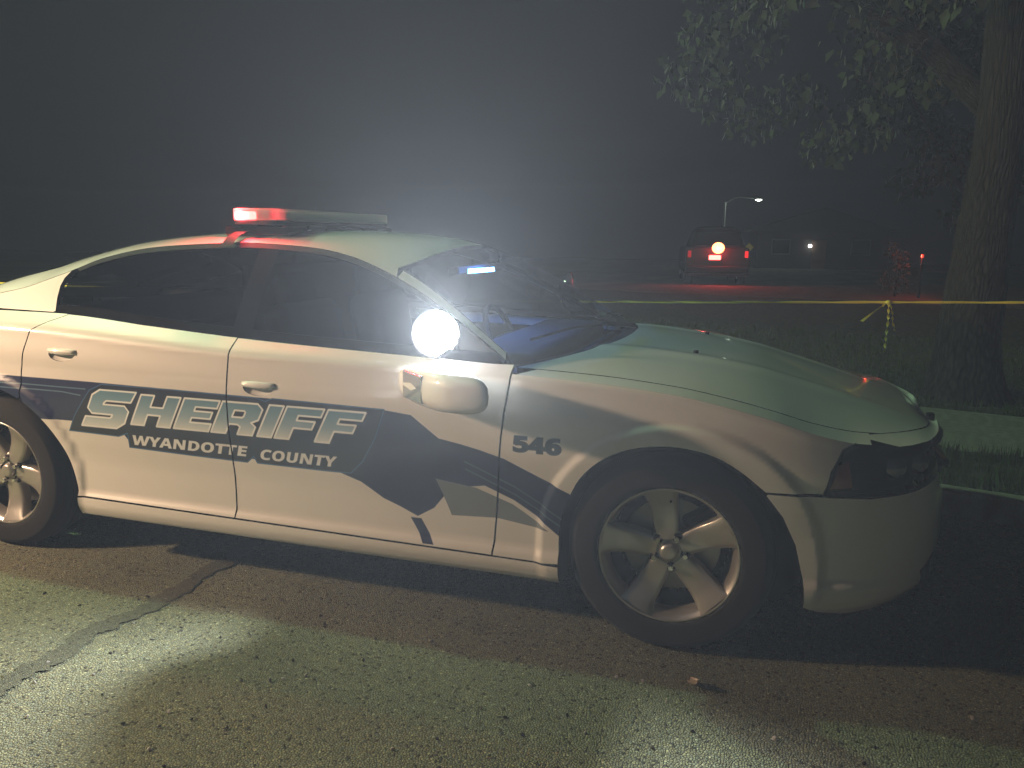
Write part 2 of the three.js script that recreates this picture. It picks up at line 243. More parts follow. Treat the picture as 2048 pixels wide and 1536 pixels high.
{
  const uvScale = (g, k) => { const u = g.attributes.uv, p = g.attributes.position; for (let i = 0; i < u.count; i++) u.setXY(i, p.getX(i) / k, (p.getZ(i) + p.getY(i)) / k); return g; };
  const stone = uvScale(box(0, 0.035, -0.075, 2.985, 0.19, 0.15, 0.025), 1.4), slab = uvScale(box(0, 0.04, -1.75, 1.488, 0.16, 1.3, 0.012), 1.4);
  for (let i = -8; i < 8; i++) mesh('kerb_stone', stone, M.concrete, side, [i * 3 + 0.9, 0, 0]);
  const walk = new THREE.Group(); walk.name = 'sidewalk'; walk.position.copy(kerbAt); walk.rotation.y = kerbTurn; setting(walk); scene.add(walk);
  for (let i = -12; i < 12; i++) mesh('paving_slab', slab, M.concrete, walk, [i * 1.5 + 0.4, (i % 3) * 0.002, 0]);
  const lawn = (n, z0, z1, dz) => { const g = grid(120, 12, (u, v) => { const x = -24 + u * 48, z = z0 + (z1 - z0) * v; return V(x, 0.105 + n2(x * 1.3, z * 2) * 0.012 + (z < -6 ? fall(z) - 0.0 : 0), z); }, false), uv = g.attributes.uv, p = g.attributes.position; for (let i = 0; i < p.count; i++) uv.setXY(i, p.getX(i) * 0.8, p.getZ(i) * 0.8); const o = setting(mesh(n, g, M.lawn, scene)); o.position.copy(kerbAt); o.rotation.y = kerbTurn; return o; };
  lawn('verge', -0.14, -1.11); lawn('lawn', -2.39, -14);
  const blade = new THREE.BufferGeometry(); const bp = [], bn = [];
  for (let k = 0; k < 9; k++) { const a = rr(0, 6.28), l = rr(0.04, 0.085), w = 0.004, dx = Math.cos(a), dz = Math.sin(a), ox = rr(-0.03, 0.03), oz = rr(-0.03, 0.03), b = rr(0.01, 0.045); bp.push(ox - dz * w, 0, oz + dx * w, ox + dz * w, 0, oz - dx * w, ox + dx * b, l, oz + dz * b); bn.push(dx, 0.5, dz, dx, 0.5, dz, dx, 0.5, dz); }
  blade.setAttribute('position', new THREE.Float32BufferAttribute(bp, 3)); blade.setAttribute('normal', new THREE.Float32BufferAttribute(bn, 3));
  const N = 9000, tuft = new THREE.InstancedMesh(blade, std(lin(0.06, 0.085, 0.03), 0.9, 0, { side: THREE.DoubleSide }), N), m = new THREE.Matrix4(), q = new THREE.Quaternion();
  for (let i = 0; i < N; i++) { const near = i < 3000; q.setFromAxisAngle(V(0, 1, 0), rr(0, 6.28)); m.compose(V(rr(-5, 8), 0.1, near ? rr(-1.1, -0.17) : -2.42 - rnd() ** 1.5 * 5), q, V(1, 1, 1).multiplyScalar(rr(0.7, 1.5))); tuft.setMatrixAt(i, m); tuft.setColorAt(i, lin(rr(0.7, 1.2), rr(0.8, 1.1), rr(0.6, 1))); }
  tuft.name = 'grass'; tuft.userData = { kind: 'stuff', label: 'short dark grass on the verge and lawn beyond the kerb', category: 'grass' }; tuft.position.copy(kerbAt); tuft.rotation.y = kerbTurn; tuft.castShadow = tuft.receiveShadow = true; scene.add(tuft);
}

// ---------------------------------------------------------------- the patrol car: x forward from the front axle, y up, +z its right side
const car = thing('police_car', 'white sheriff patrol sedan with dark blue side stripe and roof light bar', 'police car');
const plan = (() => { // widest outline of the body seen from above, by arc length s (s = 0 at the front axle, forward positive)
  const c = new THREE.CatmullRomCurve3([[0.985, 0], [0.972, 0.25], [0.935, 0.48], [0.868, 0.66], [0.765, 0.785], [0.63, 0.866], [0.46, 0.912], [0.25, 0.938], [0, 0.946], [-0.6, 0.947], [-1.5, 0.947], [-2.4, 0.947], [-3.05, 0.946], [-3.5, 0.93], [-3.8, 0.872], [-3.97, 0.76], [-4.055, 0.55], [-4.085, 0.25], [-4.09, 0]].map(([x, z]) => V(x, 0, z)), false, 'centripetal');
  const N = 1200, P = []; let len = 0, zero = 0; for (let i = 0; i <= N; i++) { const p = c.getPoint(i / N); if (i) len += p.distanceTo(P[i - 1].p); P.push({ p, l: len }); if (P[i - 1] && P[i - 1].p.x > 0 && p.x <= 0) zero = len; }
  for (const q of P) q.s = zero - q.l;
  P.forEach((q, i) => { q.d = P[Math.max(0, i - 14)].p.clone().sub(P[Math.min(N, i + 14)].p).normalize(); });
  return { front: P[0].s, rear: P[N].s, at(s) { let a = 0, b = N; while (b - a > 1) { const m = (a + b) >> 1; P[m].s > s ? a = m : b = m; } const A = P[a], B = P[b], t = clamp((A.s - s) / (A.s - B.s || 1), 0, 1), p = A.p.clone().lerp(B.p, t), d = A.d.clone().lerp(B.d, t).normalize(); return [p.x, p.z, -d.z, d.x]; } };
})();
const yCrease = curve([[-5.4, 1.05], [-4.3, 1.06], [-3.5, 1.062], [-2.93, 1.05], [-2.5, 1.032], [-2.1, 1.008], [-1.77, 0.991], [-1.2, 0.980], [-0.53, 0.970], [-0.26, 0.957], [0, 0.934], [0.165, 0.905], [0.33, 0.866], [0.48, 0.822], [0.62, 0.796], [0.8, 0.786], [1.1, 0.782], [1.6, 0.785]]);
const yBelt = curve([[-3.6, 1.115], [-2.694, 1.106], [-2.171, 1.07], [-1.684, 1.039], [-1.236, 1.021], [-0.6, 1.0]]);
const inset = curve([[0.12, -0.10], [0.19, -0.052], [0.232, -0.014], [0.27, -0.004], [0.30, -0.006], [0.34, -0.024], [0.45, -0.026], [0.57, -0.014], [0.70, 0], [0.80, 0.001], [0.88, -0.006]]);
const nose = curve([[0.12, -0.16], [0.2, -0.085], [0.28, -0.02], [0.40, 0], [0.52, -0.004], [0.64, -0.018], [0.74, -0.045], [0.80, -0.075]]);
function hollow(s, y) { // how far the skin lies from the plan outline
  const yc = yCrease(s), k = 0.03, under = (() => { const e = sstep(yc - 0.14, yc + 0.01, y); return inset(Math.min(y, 0.88)) * (1 - e) - 0.028 * e; })();
  const over = -0.028 - 1.3 * (y - yc), mix = Math.max(0, 0.024 - Math.abs(under - over)) / 0.024; let o = Math.min(under, over) - mix * mix * 0.006;
  const wF = sstep(0.42, 0.95, s), wR = sstep(-3.4, -3.9, s); o += (nose(Math.min(y, 0.8)) - o) * sstep(yc + 0.03, yc - 0.03, y) * wF * 0.9; o *= 1 - 0.1 * wR;
  for (const cx of [0.03, -3.045]) { const r = Math.hypot((s - cx) * 0.97, y - 0.36); if (y < 0.86) o += 0.013 * (1 - sstep(0.455, 0.492, r)) * sstep(0.15, 0.3, y); }
  return o;
}
const skin = (off = 0) => (s, y) => { const [x, z, nx, nz] = plan.at(s), o = hollow(s, y) + off; return V(x + nx * o, y, z + nz * o); };
const S = skin(), rev = (l) => [...l].reverse();
const shift = (l, ds, dy = 0) => l.map(([a, b]) => [a + ds, b + dy]);
const archF = spline([[-0.378, 0.20], [-0.379, 0.30], [-0.379, 0.422], [-0.353, 0.522], [-0.308, 0.618], [-0.240, 0.690], [-0.155, 0.737], [-0.055, 0.762], [0.045, 0.764], [0.143, 0.745], [0.225, 0.704], [0.308, 0.636], [0.376, 0.549], [0.424, 0.452], [0.455, 0.334], [0.468, 0.20]], 3);
const archR = spline([[-3.50, 0.20], [-3.505, 0.309], [-3.485, 0.40], [-3.445, 0.53], [-3.37, 0.64], [-3.27, 0.72], [-3.15, 0.768], [-3.045, 0.785], [-2.95, 0.773], [-2.849, 0.738], [-2.760, 0.684], [-2.69, 0.612], [-2.626, 0.512], [-2.586, 0.40], [-2.570, 0.309], [-2.570, 0.20]], 3);
const G = 0.0035; // half of a shut line
const seamF = (y) => -0.60 + (y < 0.73 ? (y - 0.73) * 0.075 : (y - 0.73) * 0.12);
const seamR = [[-2.640, 1.103], [-2.72, 1.07], [-2.777, 1.036], [-2.806, 0.95], [-2.822, 0.86], [-2.829, 0.742]];
const sillTop = (s) => 0.285 + (s + 0.4) * -0.0105;
const range = (a, b, n) => Array.from({ length: n + 1 }, (_, i) => a + (b - a) * i / n);
function both(name, geo, matR, matL = matR, labelR, deep) { // a part and its twin on the other side
  const a = mesh(name, geo, matR, car), b = mesh(name, mirror(geo), matL, car); return [a, b];
}
// doors
const beltEdge = (a, b, n) => range(a, b, n).map((s) => [s, yBelt(s) - 0.002]);
const cupHole = (cx, cy) => [[cx, yBelt(cx) - 0.002], ...range(0.5, 2.5, 32).map((a) => [cx + Math.cos(a * Math.PI) * 0.070, cy + Math.sin(a * Math.PI) * (a > 1 && a < 2 ? 0.032 : 0.020)]), [cx, yBelt(cx) - 0.002]];
const archRdoor = archR.filter(([s, y]) => s > -2.829 && y >= sillTop(s) + 0.004);
const rearDoor = both('rear_door', panel([[-1.757 - G, 1.042], [-1.757 - G, sillTop(-1.76) + G], ...rev(range(-2.569, -1.8, 8)).map((s) => [s, sillTop(s) + G]), ...rev(archRdoor), ...rev(shift(seamR, G)), [-2.62, yBelt(-2.62) - 0.002], ...cupHole(-2.596, 0.943), ...beltEdge(-2.55, -1.80, 10)], S), M.sideR, M.sideL);
const frontDoor = both('front_door', panel([...range(1.0, sillTop(-0.6) + G, 14).map((y) => [seamF(y) - G, y]), ...range(-0.66, -1.72, 10).map((s) => [s, sillTop(s) + G]), [-1.757 + G, sillTop(-1.76) + G], [-1.757 + G, 1.04], [-1.70, yBelt(-1.70) - 0.002], ...cupHole(-1.610, 0.860), ...beltEdge(-1.55, -0.65, 12)], S), M.sideR, M.sideL);
// front fender: the side, and the strip over the crest to the hood
const crestLine = []; for (let s = -0.95; s < plan.front; s += 0.01) { const p = S(s, yCrease(s)); if (!crestLine.length || p.x > crestLine[crestLine.length - 1][0] + 0.002) crestLine.push([p.x, p.z - 0.001, p.y]); }
const planHalf = curve(crestLine.filter((_, i) => i % 3 === 0).map(([x, z]) => [x, z])), crestY = curve(crestLine.filter((_, i) => i % 3 === 0).map(([x, , y]) => [x, y]));
const hoodMid = curve([[-0.70, 1.03], [-0.31, 1.03], [0, 1.004], [0.225, 0.970], [0.434, 0.916], [0.637, 0.858], [0.80, 0.806], [0.88, 0.776], [0.935, 0.735], [1, 0.68]]);
const top = (x, z) => { const c = planHalf(Math.min(x, 0.925)), a = crestY(Math.min(x, 0.925)) - 0.3 * Math.max(0, x - 0.8) ** 1.5, b = hoodMid(x), t = Math.min(1.05, Math.abs(z) / c); const crown = 1 - t ** 2.6; return V(x, a + (b - a) * crown + 0.006 * Math.exp(-(((Math.abs(z) - 0.40 + 0.1 * x) / 0.05) ** 2)) * sstep(0.85, 0.5, x), z); };
const hoodEdge = (x) => planHalf(x) - 0.075 - 0.02 * sstep(0.3, 0.75, x);
const UP = V(0, 1, 0);
const fenderSide = panel([...range(0.29, 0.972, 12).map((y) => [seamF(y) + G, y]), ...range(-0.55, 0.60, 30).map((s) => [s, yCrease(s)]), [0.56, 0.776], [0.522, 0.71], [0.497, 0.640], [0.497, 0.634], [0.315, 0.634], ...rev(archF.filter(([s, y]) => y > 0.645 || (s < 0 && y > 0.285))), [-0.45, 0.285 + G]], S, { du: 0.015, dv: 0.012 });
const fenderTop = panel([...range(-0.56, 0.63, 26).map((x) => [x, planHalf(x)]), ...range(0.63, -0.5, 26).map((x) => [x, hoodEdge(x) + G])], top, { du: 0.03, dv: 0.02, out: UP, lip: 0.008 });
const fenderGeo = merge([fenderSide, fenderTop]);
both('front_fender', fenderGeo, M.sideR, M.sideL);
const cowl = (z) => -0.315 - 0.29 * Math.abs(z / 0.83) ** 2.4; // foot of the windscreen
const noseX = (z) => 0.905 - 0.36 * Math.abs(z / 0.80) ** 3.2;
{
  const zs = range(-0.82, 0.82, 34), edge = range(-0.58, 0.60, 26);
  const outline = [...edge.map((x) => [x, hoodEdge(x) - G]), ...rev(range(-0.70, 0.70, 24)).map((z) => [noseX(z), z]), ...rev(edge).map((x) => [x, -hoodEdge(x) + G]), ...zs.map((z) => [cowl(z) + 0.03, z])];
  const hood = mesh('hood', panel(outline, top, { du: 0.03, dv: 0.03, out: UP, lip: 0.02 }), M.paint, car);
  for (const z of [-0.33, 0.33]) mesh('washer_nozzle', box(0, 0, 0, 0.02, 0.012, 0.026, 0.004), M.black, hood, [0.02, top(0.02, z).y + 0.004, z]);
  mesh('cowl_panel', panel([...zs.map((z) => [cowl(z) + 0.06, z]), ...rev(zs).map((z) => [cowl(z) - 0.05, z])], (x, z) => top(x, z).add(V(0, -0.024, 0)), { du: 0.03, dv: 0.03, out: UP, lip: 0 }), M.black, car);
}
// rocker, quarter panel, bumpers
const sillBot = (s) => 0.204 + (s + 0.38) * -0.0095;
const sill = panel([...range(-0.379, -2.569, 24).map((s) => [s, sillTop(s) - G]), ...range(-2.569, -0.379, 24).map((s) => [s, sillBot(s)])], S, { dv: 0.01 });
both('rocker_panel', sill, M.sideR, M.sideL);
const quarter = panel([...shift(seamR, -G), ...rev(archR.filter(([s, y]) => s < -2.829 && y > 0.50)), [-3.47, 0.50], [-3.72, 0.52], [-3.98, 0.66], [-4.05, 0.80], [-4.1, 1.05], ...range(-4.05, -3.62, 6).map((s) => [s, yCrease(s) + 0.03]), ...range(-3.6, -2.66, 12).map((s) => [s, yBelt(s)])], S);
both('quarter_panel', quarter, M.sideR, M.sideL);
const rearB = panel([[-3.50, 0.24], [-3.505, 0.309], [-3.485, 0.40], [-3.462, 0.492], [-3.715, 0.512], [-3.975, 0.652], [plan.rear, 0.66], [plan.rear, 0.24]], S, { out: V(-0.4, 0, 1) });
mesh('rear_bumper', merge([rearB, mirror(rearB)]), M.paint, car);
const frontB = panel([[0.462, 0.236], [0.455, 0.334], [0.424, 0.452], [0.376, 0.549], [0.318, 0.622], [0.322, 0.627], [0.66, 0.618], [0.86, 0.628], [1.04, 0.652], [1.06, 0.60], [plan.front - 0.28, 0.50], [plan.front, 0.50], [plan.front, 0.40], [1.02, 0.39], [0.92, 0.33], [0.98, 0.24], [0.80, 0.205], [0.64, 0.19], [0.52, 0.205]], S, { out: V(0.6, 0, 1), du: 0.015, dv: 0.015 });
const bumper = mesh('front_bumper', merge([frontB, mirror(frontB)]), M.paint, car);
const lowG = panel([[0.93, 0.325], [1.02, 0.383], [plan.front, 0.393], [plan.front, 0.24], [0.99, 0.245]], skin(-0.02), { out: V(1, 0, 0.5) });
mesh('lower_grille', merge([lowG, mirror(lowG)]), M.black, bumper);
const chin = panel([[0.64, 0.186], [0.80, 0.20], [0.98, 0.235], [plan.front, 0.235], [plan.front, 0.15], [0.66, 0.15]], skin(-0.02), { out: V(1, 0, 0.5) });
mesh('air_dam', merge([chin, mirror(chin)]), M.black, bumper);
{ // grille with its cross bars and two small grille lights
  const gp = panel([[1.075, 0.60], [1.065, 0.655], [1.10, 0.735], [plan.front, 0.745], [plan.front, 0.505], [plan.front - 0.28, 0.505]], skin(-0.035), { out: V(1, 0, 0) });
  const grille = mesh('grille', merge([gp, mirror(gp)]), M.black, car);
  mesh('cross_bar', box(0.952, 0.63, 0, 0.03, 0.03, 0.70, 0.008), M.gloss, grille); mesh('cross_bar', box(0.953, 0.63, 0, 0.032, 0.24, 0.03, 0.008), M.gloss, grille);
  const tip = (z) => { let x = 0.985; for (let s = plan.front; s > 0.5; s -= 0.01) { const [px, pz] = plan.at(s); if (pz >= Math.abs(z)) { x = px; break; } } return x - 0.045; };
  mesh('nose_cover', merge([panel([...range(-0.78, 0.78, 40).map((z) => [noseX(z) + 2 * G, z]), ...range(0.78, -0.78, 40).map((z) => [tip(z), z])], top, { du: 0.02, dv: 0.03, out: UP, lip: 0.05 })]), M.paint, car);
  for (const z of [-0.17, 0.17]) { const g = mesh('grille_light', box(0.958, 0.575, z, 0.03, 0.035, 0.10, 0.008), M.black, grille); g.userData.label = 'small red flasher in the grille'; }
  const red = mesh('lit_flasher', box(0.985, 0.553, -0.11, 0.012, 0.022, 0.05, 0.004), glow(lin(1, 0.03, 0.03), 0.55), car); red.userData.label = 'glowing red flasher at the front bumper';
}
{ // headlamps: a dark housing behind a clear cover, amber side reflector
  const out = [[0.503, 0.630], [0.520, 0.705], [0.562, 0.772], [0.625, 0.792], [0.85, 0.774], [1.055, 0.737], [1.050, 0.66], [0.86, 0.634], [0.66, 0.624]];
  const bowl = panel(out, skin(-0.045), { lip: 0, out: V(0.7, 0, 0.7) }), cover = panel(out, skin(-0.002), { lip: 0.01, out: V(0.7, 0, 0.7) });
  const amb = panel([[0.525, 0.645], [0.548, 0.722], [0.585, 0.735], [0.60, 0.65]], skin(-0.022), { lip: 0.01, out: V(0.7, 0, 0.7) }), rim = panel([[0.497, 0.622], [0.515, 0.71], [0.556, 0.78], [0.60, 0.800], [0.626, 0.794], [0.564, 0.772], [0.522, 0.705], [0.506, 0.632]], skin(0.001), { lip: 0.01, out: V(0.7, 0, 0.7) });
  const proj = []; for (const s of [0.78, 0.93]) { const p = skin(-0.04)(s, 0.705), [, , nx, nz] = plan.at(s), g = new THREE.SphereGeometry(0.045, 16, 10, 0, 6.3, 0, 1.5); g.rotateX(Math.PI / 2); g.rotateY(Math.atan2(nx + 0.6, nz)); g.translate(p.x, p.y, p.z); proj.push(prep(g)); }
  for (const f of [(g) => g, mirror]) {
    const h = mesh('headlight', f(bowl), M.gloss, car); mesh('lens_cover', f(cover), M.lens, h); mesh('side_reflector', f(amb), M.amber, h); mesh('bezel', f(rim), M.black, h); for (const g of proj) mesh('projector', f(g), M.reflector, h);
  }
}
// door handles: pull strap over a scooped cup
{
  const handle = (s0, y0, w, h) => {
    const strap = grid(18, 8, (u, v) => { const s = s0 + u * w, a = v * Math.PI * 2, th = 0.013 * (0.65 + 0.35 * Math.sin(u * Math.PI)), p = S(s, y0 + Math.cos(a) * th), o = 0.016 * Math.sin(u * Math.PI) ** 0.35 - 0.004; return p.add(V(0, 0, o + Math.sin(a) * 0.007)); });
    const cup = grid(24, 10, (u, v) => { const a = u * Math.PI * 2, s = s0 + 0.076 + Math.cos(a) * v * 0.073, y = y0 - 0.012 + Math.sin(a) * v * (Math.sin(a) < 0 ? 0.035 : 0.023); return S(s, y).add(V(0, 0, -0.004 - 0.018 * (1 - v ** 3))); }, true);
    return [strap, cup];
  };
  for (const [doors, s0, y0] of [[rearDoor, -2.672, 0.955], [frontDoor, -1.686, 0.872]]) {
    const [st, cu] = handle(s0, y0, 0.155, 0.06);
    doors.forEach((d, i) => { const f = i ? mirror : (g) => g; mesh('door_handle', f(st), M.paint, d); mesh('handle_cup', f(cu), M.paint, d); });
  }
}
// inner shell behind the shut lines, wheel wells, floor
{
  const sh = panel([[-3.9, 0.55], [-3.5, 0.5], ...archR.map(([s, y]) => [s, Math.max(y + 0.01, 0.23)]), [-2.5, 0.23], [-0.45, 0.22], ...archF.map(([s, y]) => [s, Math.max(y + 0.01, 0.23)]), [0.55, 0.62], [0.55, 0.77], ...rev(range(-3.4, 0.5, 20)).map((s) => [s, yCrease(s) - 0.035]), [-3.9, 1.0]], skin(-0.045), { du: 0.06, dv: 0.05, lip: 0 });
  mesh('inner_body', merge([sh, mirror(sh)]), M.well, car);
  const well = (arch, cx) => { const pts = arch.map(([s, y]) => [s, y + 0.004]); return merge([grid(pts.length - 1, 4, (u, v) => { const p = pts[Math.round(u * (pts.length - 1))], q = S(p[0], Math.max(p[1], 0.21)); return V(q.x, q.y, q.z - 0.012 - v * 0.33); }), grid(pts.length - 1, 2, (u, v) => { const p = pts[Math.round(u * (pts.length - 1))]; return V(p[0] + (cx - p[0]) * v * 0.2, p[1] + (0.1 - p[1]) * v, 0.585); })]); };
  for (const [a, cx] of [[archF, 0.04], [archR, -3.045]]) { const w = well(a, cx); both('wheel_well', w, M.well); }
  mesh('underbody', merge([box(-1.55, 0.36, 0, 4.9, 0.26, 1.15, 0.03), box(-1.5, 0.28, 0, 2.05, 0.14, 1.74, 0.02), box(0.66, 0.38, 0, 0.36, 0.3, 1.2, 0.05), box(-3.72, 0.42, 0, 0.36, 0.3, 1.3, 0.05)]), M.well, car);
}
// greenhouse: one lofted shell from windscreen foot to boot, cut into windscreen, pillars, roof and rear window
const zBelt = (x) => { const s = clamp(x, -3.6, -0.6), p = S(s, yBelt(s)); return p.z - 0.003 - (x < -2.6 ? 0.03 * ((x + 2.6) / 0.8) ** 2 : 0); };
const sheet = (x, y) => { const d = y - yBelt(x); return zBelt(x) - 0.55 * d - 0.33 * d * d - (x < -1.8 ? 0.035 * ((x + 1.8) / 1.2) ** 2 : 0); };
const roofMid = curve([[-3.66, 1.148], [-3.5, 1.195], [-3.3, 1.265], [-3.1, 1.332], [-2.8, 1.400], [-2.5, 1.444], [-2.1, 1.471], [-1.7, 1.477], [-1.4, 1.468], [-1.2, 1.446], [-1.05, 1.411], [-0.9, 1.354], [-0.7, 1.258], [-0.5, 1.147], [-0.315, 1.036]]);
const railY = curve([[-3.66, 1.118], [-3.3, 1.155], [-3.0, 1.205], [-2.82, 1.262], [-2.739, 1.291], [-2.586, 1.349], [-2.339, 1.396], [-2.088, 1.413], [-1.892, 1.420], [-1.697, 1.413], [-1.503, 1.397], [-1.354, 1.369], [-1.229, 1.331], [-1.106, 1.284], [-1.0, 1.236], [-0.8, 1.13], [-0.605, 1.012]]);
const shell = (x, t) => {
  let zj, yj, rc = roofMid(x);
  if (x > -0.605) { zj = 0.83 * Math.max(0, (-0.315 - x) / 0.29) ** (1 / 2.4); yj = top(x, zj).y + 0.002; } else { yj = railY(x); zj = sheet(x, yj); }
  const h = Math.min(0.075, 0.62 * (rc - yj)), P1 = 0.55 * zj, P2z = zj - 0.62 * h - 0.10 * sstep(0.02, 0.08, rc - yj), P2y = yj + h, m = 1 - t;
  return V(x, m ** 3 * rc + 3 * m * m * t * rc + 3 * m * t * t * P2y + t ** 3 * yj, 3 * m * m * t * P1 + 3 * m * t * t * P2z + t ** 3 * zj);
};
const shellS = (x, t) => { const p = shell(x, Math.abs(t)); if (t < 0) p.z = -p.z; return p; };
{
  const tp = (x) => x > -0.605 ? 0.992 : 0.93 - 0.05 * sstep(-0.605, -1.1, x); // windscreen edge along the pillar
  const xe = range(-0.335, -1.10, 40), header = (t) => -1.045 - 0.10 * (Math.abs(t) / 0.9) ** 2.2;
  const wind = [...xe.map((x) => [x, tp(x)]), ...range(0.86, -0.86, 24).map((t) => [header(t) + 0.006, t]), ...rev(xe).map((x) => [x, -tp(x)])];
  const ws = mesh('windshield', panel(wind, shellS, { du: 0.03, dv: 0.04, out: V(0.5, 1, 0), lip: 0.004 }), M.shield, car);
  const opening = range(-0.62, -1.10, 20);
  const pil = panel([...opening.map((x) => [x, tp(x) + 0.006]), ...range(-1.106, -1.12, 2).map((x) => [x, 0.885]), ...range(-1.12, -0.61, 20).map((x) => [x, 1])], shellS, { du: 0.02, dv: 0.02, out: V(0, 0.5, 1), lip: 0.02 });
  both('a_pillar', pil, M.paint);
  const inner = (d) => (x, t) => { const p = shellS(x, t); p.y -= d * 0.8; p.z -= Math.sign(p.z) * d * 0.9 * Math.abs(t) ** 2; return p; };
  both('pillar_trim', panel([...range(-0.60, -1.10, 20).map((x) => [x, tp(x) - 0.025]), [-1.13, 0.86], ...range(-1.13, -0.60, 20).map((x) => [x, 1])], inner(0.022), { du: 0.03, dv: 0.02, out: V(0, 0.5, 1), lip: 0 }), M.black);
  mesh('headliner', panel([...range(-0.98, 0.98, 24).map((t) => [-1.10 - 0.10 * (Math.abs(t) / 0.9) ** 2.2, t]), ...range(0.98, -0.98, 24).map((t) => [-2.86, t])], inner(0.03), { du: 0.06, dv: 0.05, out: UP, lip: 0 }), M.black, car);
  for (const [ta, tb] of [[0.16, 0.74], [-0.62, -0.02]]) { // wipers parked along the foot of the glass
    const line = range(0, 1, 12).map((k) => { const t = ta + (tb - ta) * k; let x = -0.42; for (let i = 0; i < 12; i++) x = 0.5 * x + 0.5 * (cowl(shellS(x, t).z) - 0.05 - 0.05 * k); return shellS(x, t).add(V(0.004, 0.009, 0)); });
    mesh('wiper', new THREE.TubeGeometry(new THREE.CatmullRomCurve3(line), 24, 0.006, 6), M.black, ws);
  }
  const rt = range(-0.885, 0.885, 26), backT = 0.60, back = (t) => -2.90 - 0.05 * (Math.abs(t) / 0.6) ** 2;
  const roofOut = [...rt.map((t) => [header(t) - 0.004, t]), ...range(-1.125, -2.74, 30).map((x) => [x, 1]), ...range(-2.76, -2.95, 4).map((x) => [x, 1]), ...range(-2.97, -3.64, 10).map((x) => [x, 1]), ...range(0.98, 0.64, 6).map((t) => [-3.65, t]), ...range(-3.62, -2.97, 12).map((x) => [x, 0.62]), ...range(0.58, -0.58, 16).map((t) => [back(t), t]), ...range(-2.97, -3.62, 12).map((x) => [x, -0.62]), ...range(-0.64, -0.98, 6).map((t) => [-3.65, t]), ...range(-3.64, -1.125, 44).map((x) => [x, -1])];
  mesh('roof', panel(roofOut, shellS, { du: 0.04, dv: 0.03, out: UP, lip: 0.02 }), M.paint, car);
  mesh('rear_window', panel([...range(0.575, -0.575, 16).map((t) => [back(t) - 0.005, t]), ...range(-2.98, -3.62, 12).map((x) => [x, -0.61]), ...range(-3.62, -2.98, 12).map((x) => [x, 0.61])], shellS, { du: 0.04, dv: 0.04, out: UP, lip: 0.004 }), M.tint, car);
  mesh('trunk_lid', panel([...range(-0.84, 0.84, 20).map((z) => [-3.645, z]), [-3.8, 0.80], [-3.93, 0.70], [-4.02, 0.5], [-4.045, 0], [-4.02, -0.5], [-3.93, -0.70], [-3.8, -0.80]], (x, z) => V(x, 1.14 - 0.06 * (z / 0.84) ** 2 + 0.05 * (x + 3.645), z), { du: 0.04, dv: 0.04, out: UP, lip: 0.05 }), M.paint, car);
  const rp = panel([[-4.1, 0.67], [plan.rear, 0.67], [plan.rear, 1.09], [-4.15, 1.08]], S, { out: V(-1, 0, 0.3) });
  mesh('rear_panel', merge([rp, mirror(rp)]), M.paint, car);
  const tl = panel([[-4.02, 0.84], [-4.1, 0.82], [plan.rear, 0.82], [plan.rear, 0.95], [-4.1, 0.96], [-4.0, 0.94]], skin(0.004), { out: V(-1, 0, 0.3), lip: 0.02 });
  mesh('tail_light', merge([tl, mirror(tl)]), phy({ color: lin(0.22, 0.008, 0.008), roughness: 0.15, clearcoat: 1 }), car);
  // side glass in its black surround
  const side3 = (off) => (x, y) => V(x, y, sheet(x, y) + off);
  const topEdge = (a, b, n, d) => range(a, b, n).map((x) => [x, railY(x) - d]);
  const foot = (a, b, n, d) => range(a, b, n).map((x) => [x, yBelt(x) + d]);
  const dloBack = [[-2.744, 1.285], [-2.766, 1.255], [-2.772, 1.22], [-2.762, 1.165], [-2.745, 1.113]];
  const surround = panel([...topEdge(-0.64, -2.73, 50, 0.003), ...dloBack, ...foot(-2.735, -0.625, 30, 0.003)], side3(-0.016), { du: 0.04, dv: 0.03, lip: 0 });
  const strip = panel([...foot(-2.742, -0.64, 30, 0.002), ...foot(-0.64, -2.735, 30, 0.034)], side3(0.004), { du: 0.04, dv: 0.01, lip: 0.015 });
  const post = panel([...topEdge(-1.71, -1.80, 3, 0.004), [-1.80, yBelt(-1.80) + 0.034], [-1.71, yBelt(-1.71) + 0.034]], side3(0), { lip: 0.01 });
  const gRear = panel([...topEdge(-1.80, -2.71, 26, 0.020), [-2.736, 1.255], [-2.742, 1.22], [-2.735, 1.165], [-2.722, 1.14], ...foot(-2.70, -1.80, 20, 0.035)], side3(-0.003), { du: 0.05, dv: 0.04, lip: 0.004 });
  const gFront = panel([...topEdge(-0.86, -1.71, 26, 0.020), ...foot(-1.71, -0.80, 20, 0.035)], side3(-0.003), { du: 0.05, dv: 0.04, lip: 0.004 });
  const sail = panel([...topEdge(-0.64, -0.855, 6, 0.006), [-0.795, yBelt(-0.8) + 0.034], ...foot(-0.78, -0.645, 4, 0.006)], side3(0), { lip: 0.01 });
  const frameTop = panel([...topEdge(-0.84, -2.72, 40, 0.002), ...topEdge(-2.70, -0.86, 40, 0.021)], side3(0.001), { du: 0.04, dv: 0.01, lip: 0.012 });
  for (const [i, f] of [[0, (g) => g], [1, mirror]]) {
    mesh('side_window', f(gRear), M.tint, rearDoor[i]); mesh('side_window', f(gFront), M.tint, frontDoor[i]);
    mesh('belt_moulding', f(strip), M.gloss, car); mesh('b_pillar', f(post), M.gloss, car); mesh('window_frame', f(frameTop), M.black, car); mesh('mirror_sail', f(sail), M.black, frontDoor[i]);
    void surround;
  }
